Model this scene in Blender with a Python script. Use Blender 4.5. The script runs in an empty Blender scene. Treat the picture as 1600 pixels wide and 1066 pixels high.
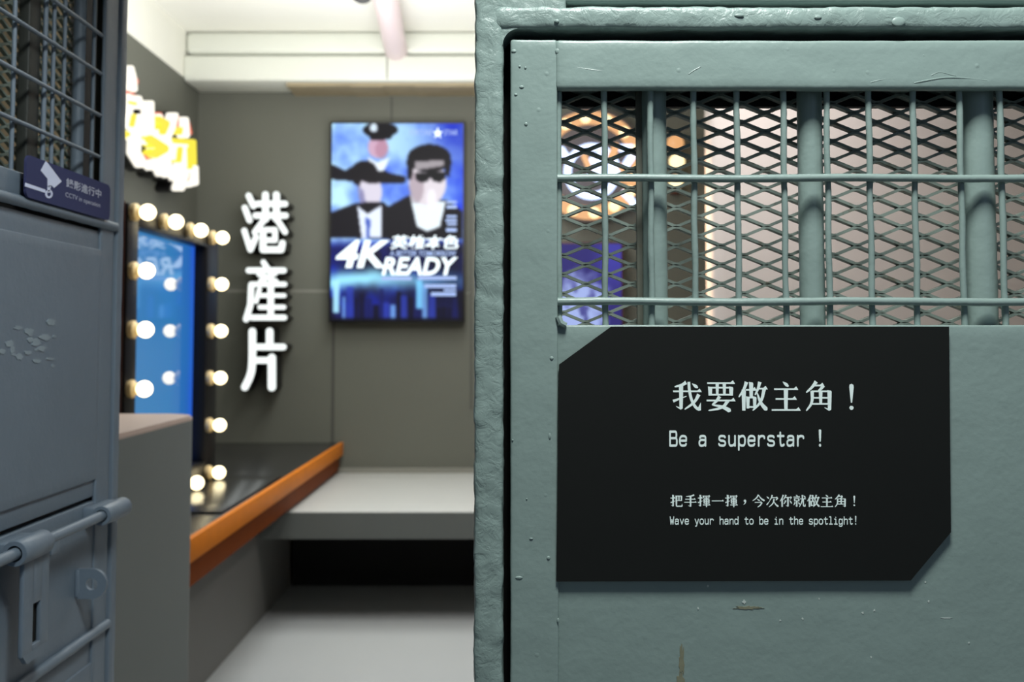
import bpy, bmesh, math, random
import numpy as np
from mathutils import Vector, Matrix, noise

random.seed(7)
PI = math.pi
SC = bpy.context.scene
COL = SC.collection

# ---------------------------------------------------------------- camera
H = 1.43                      # eye height
F = 1600.0                    # focal length in pixels of the 1600 px wide frame
PX, PY = 797.0, 439.0         # principal point
PITCH = math.radians(3.1)
FOCUS = 1.11
cd = bpy.data.cameras.new('camera')
cam = bpy.data.objects.new('camera', cd)
COL.objects.link(cam)
SC.camera = cam
cam.location = (0, 0, H)
cam.rotation_euler = (PI / 2 + PITCH, 0, 0)
cd.sensor_width = 36
cd.lens = 36.0 * F / 1600
cd.shift_x = (800 - PX) / 1600
cd.shift_y = -(533 - PY) / 1600
cd.clip_start = 0.02
cd.clip_end = 60
cd.dof.use_dof = True
cd.dof.focus_distance = FOCUS
cd.dof.aperture_fstop = 6.6
cd.dof.aperture_blades = 0

# ---------------------------------------------------------------- world, lights, exposure
SC.view_settings.view_transform = 'Standard'
SC.view_settings.look = 'None'
SC.view_settings.gamma = 1
SC.view_settings.exposure = 0.0
SC.view_settings.use_curve_mapping = False
w = bpy.data.worlds.new('world')
SC.world = w
w.use_nodes = True
w.node_tree.nodes['Background'].inputs[0].default_value = (0.62, 0.78, 1.0, 1)
w.node_tree.nodes['Background'].inputs[1].default_value = 0.10


def area(name, loc, target, size, power, color=(1, 1, 1), size_y=None, spread=180):
    d = bpy.data.lights.new(name, 'AREA')
    d.energy = power
    d.color = color
    d.size = size
    d.spread = math.radians(spread)
    if size_y:
        d.shape = 'RECTANGLE'
        d.size_y = size_y
    o = bpy.data.objects.new(name, d)
    COL.objects.link(o)
    o.location = loc
    o.rotation_euler = (Vector(target) - Vector(loc)).to_track_quat('-Z', 'Y').to_euler()
    return o


# the corridor the camera stands in: a ceiling fitting above and before the gate, an added dim bluish fill behind
area('corridor_lamp', (0.20, 0.48, 2.72), (0.25, 1.1, 1.35), 0.36, 31, (0.95, 1.0, 0.97))
area('corridor_blue_fill', (1.6, -1.6, 2.0), (-0.7, 1.5, 1.2), 1.6, 2.6, (0.50, 0.66, 1.0))
# the room behind: ceiling fittings, an added unseen fill that brightens the ceiling, fittings before the forward wall and by the round sign
area('room_lamp', (-0.55, 4.2, 3.2), (-0.55, 4.25, 0), 1.0, 24, (0.98, 1.0, 1.0), spread=130)
area('room_lamp', (-0.45, 5.6, 3.2), (-0.45, 5.65, 0), 0.9, 20, (0.98, 1.0, 0.97), spread=125)
area('ceiling_fill', (-0.7, 4.6, 2.45), (-0.7, 5.3, 3.6), 1.8, 48, (1.0, 1.0, 0.98))
area('wall_washer', (1.0, 3.7, 2.9), (0.95, 4.6, 1.8), 0.3, 18, (1.0, 0.95, 0.93))
area('amber_lamp', (0.25, 5.3, 2.6), (0.9, 4.7, 1.75), 0.3, 9, (1.0, 0.62, 0.34), spread=60)


def lin(c):
    return tuple(((v / 255) / 12.92 if v / 255 <= 0.04045 else ((v / 255 + 0.055) / 1.055) ** 2.4) for v in c)


# ---------------------------------------------------------------- pixel -> point of a plane
_sp, _cp = math.sin(PITCH), math.cos(PITCH)


def P(x, y, X=None, Y=None, Z=None):
    a, b = (x - PX) / F, -(y - PY) / F
    d = Vector((a, _cp - b * _sp, _sp + b * _cp))
    if Y is not None:
        t = Y / d.y
    elif X is not None:
        t = X / d.x
    else:
        t = (Z - H) / d.z
    return Vector((0, 0, H)) + d * t


# ---------------------------------------------------------------- tags
def tag(o, label=None, cat=None, group=None, kind=None):
    for k, v in (('label', label), ('category', cat), ('group', group), ('kind', kind)):
        if v:
            o[k] = v
    return o


def empty(name, loc, label=None, cat=None, group=None):
    o = bpy.data.objects.new(name, None)
    COL.objects.link(o)
    o.location = loc
    o.empty_display_size = 0.05
    tag(o, label, cat, group)
    bpy.context.view_layer.update()
    return o


# ---------------------------------------------------------------- mesh builder (world coordinates)
def smooth_pts(pts, it=2, closed=False):
    pts = [tuple(p) for p in pts]
    for _ in range(it):
        out = [] if closed else [pts[0]]
        n = len(pts)
        for i in range(n if closed else n - 1):
            p, q = pts[i], pts[(i + 1) % n]
            out.append(tuple(a * .75 + b * .25 for a, b in zip(p, q)))
            out.append(tuple(a * .25 + b * .75 for a, b in zip(p, q)))
        if not closed:
            out.append(pts[-1])
        pts = out
    return pts


class MB:
    def __init__(self):
        self.v, self.f, self.m = [], [], []
        self.mat = 0

    def add(self, verts, faces):
        o = len(self.v)
        self.v += [tuple(p) for p in verts]
        for f in faces:
            self.f.append([i + o for i in f])
            self.m.append(self.mat)
        return self

    def box(self, lo, hi):
        x0, y0, z0 = [min(a, b) for a, b in zip(lo, hi)]
        x1, y1, z1 = [max(a, b) for a, b in zip(lo, hi)]
        v = [(x0, y0, z0), (x1, y0, z0), (x1, y1, z0), (x0, y1, z0), (x0, y0, z1), (x1, y0, z1), (x1, y1, z1), (x0, y1, z1)]
        return self.add(v, [(0, 3, 2, 1), (4, 5, 6, 7), (0, 1, 5, 4), (1, 2, 6, 5), (2, 3, 7, 6), (3, 0, 4, 7)])

    def gbox(self, lo, hi, step=0.01, r=0.003, amp=0.0, freq=40.0, octv=2, lump=0.0):
        """box with rounded edges on a grid, its skin wavy like thick old paint"""
        lo, hi = Vector([min(a, b) for a, b in zip(lo, hi)]), Vector([max(a, b) for a, b in zip(lo, hi)])
        d = hi - lo
        r = min(r, min(d) * .49)

        def ticks(a, b):
            n = max(1, int(round((b - a - 2 * r) / step)))
            k = [a, a + r * .3, a + r]
            k += [a + r + (b - a - 2 * r) * i / n for i in range(1, n)]
            return k + [b - r, b - r * .3, b]
        T = [ticks(lo[i], hi[i]) for i in range(3)]
        idx = {}
        verts, faces = [], []

        def vid(p):
            k = tuple(round(c, 6) for c in p)
            if k not in idx:
                p = Vector(p)
                inn = Vector([min(max(p[i], lo[i] + r), hi[i] - r) for i in range(3)])
                n = (p - inn)
                if n.length < 1e-9:
                    n = Vector((0, 0, 1))
                n.normalize()
                q = inn + n * r
                if amp:
                    s = noise.fractal(q * freq, 1.0, 2.0, octv)
                    q = q + n * amp * s
                if lump:
                    s = noise.noise(q * 55.0 + Vector((9, 3, 1)))
                    q = q + n * lump * max(0, s - .35) * 2
                idx[k] = len(verts)
                verts.append(q)
            return idx[k]
        for ax in range(3):
            u, v_ = (ax + 1) % 3, (ax + 2) % 3
            for side in (0, 1):
                c = hi[ax] if side else lo[ax]
                for i in range(len(T[u]) - 1):
                    for j in range(len(T[v_]) - 1):
                        q = []
                        for (a, b) in ((i, j), (i + 1, j), (i + 1, j + 1), (i, j + 1)):
                            p = [0, 0, 0]
                            p[ax], p[u], p[v_] = c, T[u][a], T[v_][b]
                            q.append(vid(p))
                        faces.append(q if side else q[::-1])
        return self.add(verts, faces)

    def prism(self, pts, off):
        off = Vector(off)
        n = len(pts)
        v = [Vector(p) for p in pts] + [Vector(p) + off for p in pts]
        return self.add(v, [list(range(n)), list(range(2 * n - 1, n - 1, -1))] + [[i, n + i, n + (i + 1) % n, (i + 1) % n] for i in range(n)])

    def tube(self, pts, r, n=12, closed=False, cap=True, wob=0.0):
        pts = [Vector(p) for p in pts]
        m = len(pts)
        rings = []
        ref = None
        for i, p in enumerate(pts):
            t = (pts[(i + 1) % m] - pts[i - 1]) if closed else (pts[min(i + 1, m - 1)] - pts[max(i - 1, 0)])
            t.normalize()
            if ref is None:
                ref = Vector((0, 0, 1)) if abs(t.z) < .9 else Vector((1, 0, 0))
            a = ref - t * ref.dot(t)
            a.normalize()
            ref = a
            b = t.cross(a)
            rr = r[i] if isinstance(r, (list, tuple)) else r
            ring = []
            for k in range(n):
                d = a * math.cos(2 * PI * k / n) + b * math.sin(2 * PI * k / n)
                q = p + d * rr
                if wob:
                    q = q + d * wob * noise.fractal(q * 90, 1, 2, 2)
                ring.append(q)
            rings.append(ring)
        v = [q for ring in rings for q in ring]
        f = []
        for i in range(m if closed else m - 1):
            for k in range(n):
                i2 = (i + 1) % m
                f.append([i * n + k, i * n + (k + 1) % n, i2 * n + (k + 1) % n, i2 * n + k])
        if cap and not closed:
            f.append(list(range(n))[::-1])
            f.append([(m - 1) * n + k for k in range(n)])
        return self.add(v, f)

    def sphere(self, c, r, n=20, m=12, sc=(1, 1, 1)):
        c = Vector(c)
        v = [c + Vector((0, 0, r * sc[2]))]
        for i in range(1, m):
            th = PI * i / m
            for k in range(n):
                ph = 2 * PI * k / n
                v.append(c + Vector((r * sc[0] * math.sin(th) * math.cos(ph), r * sc[1] * math.sin(th) * math.sin(ph), r * sc[2] * math.cos(th))))
        v.append(c - Vector((0, 0, r * sc[2])))
        f = [[0, 1 + k, 1 + (k + 1) % n] for k in range(n)]
        for i in range(m - 2):
            for k in range(n):
                a = 1 + i * n
                f.append([a + k, a + n + k, a + n + (k + 1) % n, a + (k + 1) % n])
        a = 1 + (m - 2) * n
        f += [[a + k, len(v) - 1, a + (k + 1) % n] for k in range(n)]
        return self.add(v, f)

    def build(self, name, mats, parent=None, smooth=False):
        me = bpy.data.meshes.new(name)
        me.from_pydata(self.v, [], self.f)
        if not isinstance(mats, (list, tuple)):
            mats = [mats]
        for m in mats:
            me.materials.append(m)
        me.polygons.foreach_set('material_index', self.m)
        bm = bmesh.new()
        bm.from_mesh(me)
        bmesh.ops.recalc_face_normals(bm, faces=bm.faces)
        bm.to_mesh(me)
        bm.free()
        if smooth:
            me.polygons.foreach_set('use_smooth', [True] * len(me.polygons))
            me.set_sharp_from_angle(angle=math.radians(40 if smooth is True else smooth))
        o = bpy.data.objects.new(name, me)
        COL.objects.link(o)
        if parent is not None:
            o.parent = parent
            o.matrix_parent_inverse = parent.matrix_world.inverted()
        return o


def centre_origin(o):
    """put a one-mesh thing's origin at its own middle"""
    me = o.data
    co = np.empty(len(me.vertices) * 3)
    me.vertices.foreach_get('co', co)
    co = co.reshape(-1, 3)
    c = (co.min(0) + co.max(0)) / 2
    me.vertices.foreach_set('co', (co - c).ravel())
    o.location = c
    bpy.context.view_layer.update()
    return o


# ---------------------------------------------------------------- materials
MATS = {}


def nodes(name):
    m = bpy.data.materials.new(name)
    m.use_nodes = True
    nt = m.node_tree
    return m, nt, nt.nodes, nt.links, nt.nodes['Principled BSDF']


def mat(name, rgb, rough=.5, metal=0, spec=.5, var=.06, vscale=6, bump=0, bscale=60, coat=0, srgb=True):
    m, nt, N, L, b = nodes(name)
    c = lin(rgb) if srgb else rgb
    b.inputs['Roughness'].default_value = rough
    b.inputs['Metallic'].default_value = metal
    b.inputs['Specular IOR Level'].default_value = spec
    b.inputs['Coat Weight'].default_value = coat
    tc = N.new('ShaderNodeTexCoord')
    nz = N.new('ShaderNodeTexNoise')
    nz.inputs['Scale'].default_value = vscale
    nz.inputs['Detail'].default_value = 5
    L.new(tc.outputs['Object'], nz.inputs['Vector'])
    mx = N.new('ShaderNodeMix')
    mx.data_type = 'RGBA'
    mx.inputs[6].default_value = tuple(v * (1 - var) for v in c) + (1,)
    mx.inputs[7].default_value = tuple(min(1, v * (1 + var)) for v in c) + (1,)
    L.new(nz.outputs['Fac'], mx.inputs[0])
    L.new(mx.outputs[2], b.inputs['Base Color'])
    if bump:
        n2 = N.new('ShaderNodeTexNoise')
        n2.inputs['Scale'].default_value = bscale
        n2.inputs['Detail'].default_value = 4
        L.new(tc.outputs['Object'], n2.inputs['Vector'])
        bp = N.new('ShaderNodeBump')
        bp.inputs['Strength'].default_value = bump
        bp.inputs['Distance'].default_value = .002
        L.new(n2.outputs['Fac'], bp.inputs['Height'])
        L.new(bp.outputs['Normal'], b.inputs['Normal'])
    MATS[name] = m
    return m


def old_paint(name, rgb, rough=.38, bump=.5, rust=0.0, crag=0.0):
    """thick gloss paint brushed many times over steel: soft ripples, small lumps, flecks"""
    m, nt, N, L, b = nodes(name)
    c = lin(rgb)
    b.inputs['Roughness'].default_value = rough
    b.inputs['Specular IOR Level'].default_value = .45
    tc = N.new('ShaderNodeTexCoord')

    def nz(scale, detail=4, rgh=.55):
        n = N.new('ShaderNodeTexNoise')
        n.inputs['Scale'].default_value = scale
        n.inputs['Detail'].default_value = detail
        n.inputs['Roughness'].default_value = rgh
        L.new(tc.outputs['Object'], n.inputs['Vector'])
        return n
    a = nz(9)
    mx = N.new('ShaderNodeMix')
    mx.data_type = 'RGBA'
    mx.inputs[6].default_value = tuple(v * .93 for v in c) + (1,)
    mx.inputs[7].default_value = tuple(v * 1.07 for v in c) + (1,)
    L.new(a.outputs['Fac'], mx.inputs[0])
    col = mx.outputs[2]
    if rust:
        rn = nz(38, 6, .7)
        rr = N.new('ShaderNodeValToRGB')
        rr.color_ramp.elements[0].position = .62 - rust * .1
        rr.color_ramp.elements[1].position = .72
        L.new(rn.outputs['Fac'], rr.inputs[0])
        m2 = N.new('ShaderNodeMix')
        m2.data_type = 'RGBA'
        L.new(rr.outputs[0], m2.inputs[0])
        L.new(col, m2.inputs[6])
        m2.inputs[7].default_value = lin((92, 84, 66)) + (1,)
        col = m2.outputs[2]
    L.new(col, b.inputs['Base Color'])
    ripple, fine = nz(26, 3), nz(160, 3)
    vo = N.new('ShaderNodeTexVoronoi')
    vo.inputs['Scale'].default_value = 48
    vo.inputs['Randomness'].default_value = 1
    L.new(tc.outputs['Object'], vo.inputs['Vector'])
    rp = N.new('ShaderNodeValToRGB')                    # small pimples, only in a few cells
    rp.color_ramp.elements[0].position = .0
    rp.color_ramp.elements[0].color = (1, 1, 1, 1)
    rp.color_ramp.elements[1].position = .14
    rp.color_ramp.elements[1].color = (0, 0, 0, 1)
    L.new(vo.outputs['Distance'], rp.inputs[0])
    sel = N.new('ShaderNodeMath')
    sel.operation = 'GREATER_THAN'
    sel.inputs[1].default_value = .80
    L.new(vo.outputs['Color'], sel.inputs[0])
    pm = N.new('ShaderNodeMath')
    pm.operation = 'MULTIPLY'
    L.new(rp.outputs[0], pm.inputs[0])
    L.new(sel.outputs[0], pm.inputs[1])
    s1 = N.new('ShaderNodeMath')
    s1.operation = 'MULTIPLY_ADD'
    s1.inputs[1].default_value = .22
    L.new(fine.outputs['Fac'], s1.inputs[0])
    L.new(ripple.outputs['Fac'], s1.inputs[2])
    s2 = N.new('ShaderNodeMath')
    s2.operation = 'MULTIPLY_ADD'
    s2.inputs[1].default_value = .45
    L.new(pm.outputs[0], s2.inputs[0])
    L.new(s1.outputs[0], s2.inputs[2])
    if crag:                                            # pitted, cratered steel under the coats
        cr = nz(62, 5, .62)
        cr.inputs['Distortion'].default_value = .8
        rc = N.new('ShaderNodeValToRGB')
        rc.color_ramp.elements[0].position = .34
        rc.color_ramp.elements[1].position = .56
        L.new(cr.outputs['Fac'], rc.inputs[0])
        s3 = N.new('ShaderNodeMath')
        s3.operation = 'MULTIPLY_ADD'
        s3.inputs[1].default_value = crag
        L.new(rc.outputs[0], s3.inputs[0])
        L.new(s2.outputs[0], s3.inputs[2])
        s2 = s3
    bp = N.new('ShaderNodeBump')
    bp.inputs['Strength'].default_value = bump
    bp.inputs['Distance'].default_value = .003
    L.new(s2.outputs[0], bp.inputs['Height'])
    L.new(bp.outputs['Normal'], b.inputs['Normal'])
    return m


def emit(name, rgb, strength, base=(10, 10, 10), rough=.4):
    m, nt, N, L, b = nodes(name)
    b.inputs['Base Color'].default_value = lin(base) + (1,)
    b.inputs['Emission Color'].default_value = lin(rgb) + (1,)
    b.inputs['Emission Strength'].default_value = strength
    b.inputs['Roughness'].default_value = rough
    return m


def print_mat(name, strength):
    """a backlit print: the picture is in the mesh's own colours"""
    m, nt, N, L, b = nodes(name)
    at = N.new('ShaderNodeAttribute')
    at.attribute_name = 'print'
    b.inputs['Base Color'].default_value = (.004, .004, .005, 1)
    b.inputs['Roughness'].default_value = .5
    b.inputs['Specular IOR Level'].default_value = .12
    L.new(at.outputs['Color'], b.inputs['Emission Color'])
    b.inputs['Emission Strength'].default_value = strength
    return m


PAINT = old_paint('grey_green_gate_paint', (134, 152, 147), .36, .42)
PAINT_ROUGH = old_paint('lumpy_gate_paint', (134, 152, 147), .32, .52, crag=.30)
PAINT_MESH = old_paint('mesh_paint', (118, 130, 122), .5, .35, rust=.8)
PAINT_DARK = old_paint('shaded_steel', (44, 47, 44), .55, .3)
SHADED_BAR = old_paint('shaded_bar_paint', (92, 94, 84), .55, .3, rust=.6)  # darker gate paint, the shade on the recessed flat bar put into its colour
BLACK_SIGN = mat('matt_black_panel', (20, 22, 20), .6, spec=.25, var=.10, vscale=30)
VINYL = mat('pale_vinyl_letters', (240, 254, 250), .5, var=.01)
CHIP = mat('chipped_beige', (126, 126, 104), .8, var=.25, vscale=160)
SCUFF = mat('chalky_scuff', (134, 148, 158), .8, var=.15, vscale=80)
FLECK = mat('white_fleck', (190, 200, 194), .6, var=.1)
WALL_GREY = mat('dark_grey_wall', (95, 97, 88), .7, var=.05, vscale=2.5, bump=.15, bscale=40)
WALL_WHITE = mat('white_wall', (232, 232, 222), .7, var=.02)
WALL_PINK = mat('pale_wall', (203, 195, 190), .75, var=.03, vscale=1.5)
WALL_TAN = mat('tan_wall', (186, 168, 134), .8, var=.35, vscale=7)
WALL_DARK = mat('near_black_shade', (18, 18, 17), .8)
SEAM = mat('joint_dark', (70, 71, 66), .7)
SEAM_LIGHT = mat('joint_light', (128, 128, 120), .7)
CEIL = mat('white_ceiling', (240, 240, 232), .8, var=.01)
TRUNK = mat('cream_trunking', (214, 217, 208), .45, var=.015)
TRUNK_WARM = mat('warm_lit_underside', (150, 138, 112), .7, var=.3, vscale=5)  # warm light on the trunking's underside, painted as a yellow-brown colour
PIPE_PINK = mat('pinkish_pipe', (224, 208, 210), .5, var=.02)
FLOOR = mat('pale_grey_vinyl', (162, 165, 165), .5, var=.03, vscale=3, bump=.05)
STEP = mat('grey_vinyl_step', (166, 167, 163), .55, var=.03, vscale=3, bump=.06, bscale=30)
BLOCKM = mat('grey_cloth_block', (99, 105, 104), .8, var=.04, vscale=5, bump=.12, bscale=120)
TOPM = mat('pale_beige_top', (172, 154, 144), .6, var=.04)
DESK_BLACK = mat('gloss_black_top', (34, 34, 33), .24, spec=.5, var=.2, vscale=3)
ORANGE_WOOD = mat('varnished_orange_wood', (198, 112, 18), .5, spec=.25, var=.15, vscale=12)
BROWN_WOOD = mat('red_brown_wood', (118, 56, 10), .65, spec=.15, var=.2, vscale=10)
PANEL_GREY = mat('grey_panel', (112, 112, 110), .7, var=.04)
FASCIA = mat('dark_grey_fascia', (96, 100, 97), .7, var=.04)
FRAME_BLACK = mat('gloss_black_frame', (8, 8, 11), .4, spec=.32)
FRAME_GREY = mat('dark_grey_case', (78, 72, 76), .5)
CASING = mat('dark_red_brown_casing', (70, 34, 26), .5, var=.1)
SOCKET = mat('cream_socket', (214, 190, 142), .45, var=.02)
BLACK_M = mat('black_metal', (16, 16, 17), .4)
BULB = emit('lit_warm_bulb', (255, 236, 186), 4.0, (240, 235, 220))
LETTER_WHITE = emit('lit_white_face', (248, 255, 252), 1.25)
NEON_WHITE = emit('lit_white_neon', (255, 250, 236), 1.25)
NEON_YELLOW = emit('lit_yellow_neon', (255, 238, 70), 1.0)
NEON_RED = emit('lit_red_neon', (250, 128, 100), .95)
NEON_BLUE = emit('lit_blue_white_neon', (196, 214, 255), 2.2)
NEON_ORANGE = emit('lit_orange_stripe', (255, 190, 130), .95)
RING_WARM = emit('lit_amber_ring', (255, 190, 128), .85)
AMBER_BULB = emit('lit_amber_bulb', (255, 226, 170), 1.9)
CCTV_PLATE = mat('navy_grey_plate', (60, 64, 100), .75, spec=.1, var=.03)
CCTV_WHITE = mat('pale_print', (214, 222, 250), .5, var=.02)
CCTV_GREY = mat('grey_print', (186, 192, 214), .5, var=.02)


def screen_mat():
    m, nt, N, L, b = nodes('lit_blue_screen')
    tc = N.new('ShaderNodeTexCoord')
    sx = N.new('ShaderNodeSeparateXYZ')
    L.new(tc.outputs['Generated'], sx.inputs[0])
    rp = N.new('ShaderNodeValToRGB')
    e = rp.color_ramp.elements
    e[0].position = 0
    e[0].color = lin((66, 128, 190)) + (1,)
    e[1].position = 1
    e[1].color = lin((38, 84, 226)) + (1,)
    k = e.new(.62)
    k.color = lin((50, 122, 188)) + (1,)
    k = e.new(.9)
    k.color = lin((38, 100, 190)) + (1,)
    L.new(sx.outputs['Y'], rp.inputs[0])
    nz = N.new('ShaderNodeTexNoise')
    nz.inputs['Scale'].default_value = 2.2
    L.new(tc.outputs['Object'], nz.inputs['Vector'])
    mx = N.new('ShaderNodeMix')
    mx.data_type = 'RGBA'
    mx.blend_type = 'MIX'
    mp = N.new('ShaderNodeMath')
    mp.operation = 'MULTIPLY'
    mp.inputs[1].default_value = .35
    L.new(nz.outputs['Fac'], mp.inputs[0])
    L.new(mp.outputs[0], mx.inputs[0])
    L.new(rp.outputs[0], mx.inputs[6])
    mx.inputs[7].default_value = lin((40, 140, 176)) + (1,)
    L.new(mx.outputs[2], b.inputs['Emission Color'])
    b.inputs['Emission Strength'].default_value = .92
    b.inputs['Base Color'].default_value = (.005, .006, .008, 1)
    b.inputs['Roughness'].default_value = .04
    b.inputs['IOR'].default_value = 1.9
    return m


SCREEN = screen_mat()

# ---------------------------------------------------------------- stroke lettering
def ribbon(pts, caps=True):
    """pts [(x, y, w)] -> quads and end discs of a band of changing width (2-D polygons)"""
    P2 = []
    n = len(pts)
    L_, R_ = [], []
    for i in range(n):
        a, b = pts[max(i - 1, 0)], pts[min(i + 1, n - 1)]
        dx, dy = b[0] - a[0], b[1] - a[1]
        l = math.hypot(dx, dy) or 1
        nx, ny = -dy / l, dx / l
        x, y, w_ = pts[i]
        L_.append((x + nx * w_ / 2, y + ny * w_ / 2))
        R_.append((x - nx * w_ / 2, y - ny * w_ / 2))
    for i in range(n - 1):
        P2.append([L_[i], L_[i + 1], R_[i + 1], R_[i]])
    if caps:
        for i in (0, n - 1):
            x, y, w_ = pts[i]
            P2.append([(x + w_ / 2 * math.cos(t * PI / 8), y + w_ / 2 * math.sin(t * PI / 8)) for t in range(16)])
    return P2


def polyband(pts, w_, smooth=0, closed=False):
    """uniform round-ended band; corners filled with discs when not smoothed"""
    out = []
    if closed:
        q = smooth_pts([(x, y, w_) for x, y in pts], smooth or 1, True)
        return ribbon(q + [q[0], q[1]], False)
    q = [(x, y, w_) for x, y in pts]
    if smooth:
        return ribbon(smooth_pts(q, smooth))
    for a, b in zip(q[:-1], q[1:]):
        out += ribbon([a, b])
    return out


TH, TV = 5.4, 11.0


def ming(s):
    """one stroke of a Ming-style character in a 100 box, y down"""
    k = s[0]
    if k == 'h':
        x0, y0, x1 = s[1:4]
        return [[(x0, y0 - TH / 2), (x1, y0 - TH / 2), (x1, y0 + TH / 2), (x0, y0 + TH / 2)],
                [(x1 - 13, y0 - TH / 2), (x1 - 5, y0 - 9), (x1 + 2, y0 + TH / 2), (x1 - 13, y0 + TH / 2)]]
    if k == 'H':                                    # plain thin bar
        x0, y0, x1 = s[1:4]
        return [[(x0, y0 - TH / 2), (x1, y0 - TH / 2), (x1, y0 + TH / 2), (x0, y0 + TH / 2)]]
    if k == 'v':
        x, y0, y1 = s[1:4]
        w_ = s[4] if len(s) > 4 else TV
        return [[(x - w_ / 2 - 2, y0 - 2), (x + w_ / 2, y0), (x + w_ / 2 + 1.5, y0 + 4), (x + w_ / 2, y1), (x - w_ / 2, y1)]]
    if k == 'p':                                    # falls left: broad to fine
        q = [(x, y) for x, y in s[1]]
        q = smooth_pts(q, 2)
        n = len(q) - 1
        return ribbon([(x, y, 10.5 * (1 - i / n) ** .7 + 2.2) for i, (x, y) in enumerate(q)], False)
    if k == 'n':                                    # falls right: fine to broad, pointed foot
        q = smooth_pts(s[1], 2)
        n = len(q) - 1
        return ribbon([(x, y, (2.5 + 12 * (i / n / .8)) if i / n < .8 else 14.5 * (1 - (i / n - .8) / .2) + 1) for i, (x, y) in enumerate(q)], False)
    if k == 'd':                                    # dot
        (x0, y0), (x1, y1) = s[1]
        return ribbon([(x0, y0, 2), (x0 * .6 + x1 * .4, y0 * .6 + y1 * .4, 8.5), (x0 * .2 + x1 * .8, y0 * .2 + y1 * .8, 11), (x1, y1, 7)])
    if k == 't':                                    # rises right
        (x0, y0), (x1, y1) = s[1]
        return ribbon([(x0, y0, 9.5), (x0 * .5 + x1 * .5, y0 * .5 + y1 * .5, 5.5), (x1, y1, 2)], False)
    if k == 'k':                                    # hook at a stem's foot: (x, y) foot, (x2, y2) tip
        x, y, x2, y2 = s[1:5]
        return [[(x + TV / 2, y - 12), (x + TV / 2, y), (x - 2, y + 4), (x2, y2), (x2, y2 - 2), (x - TV / 2, y - 4)]]
    if k == 'c':                                    # long bent stem
        q = smooth_pts(s[1], 2)
        n = len(q) - 1
        return ribbon([(x, y, 9.5) for x, y in q], False)
    if k == 'g':
        return [list(s[1])]


def hand(dx=0):                                     # the hand component at the left
    return [('h', 2, 28, 38), ('v', 22, 4, 90), ('k', 22, 90, 7, 84), ('t', ((3, 64), (39, 50)))]


def man():
    return [('p', ((29, 3), (21, 28), (3, 53))), ('v', 20, 30, 97)]


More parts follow.
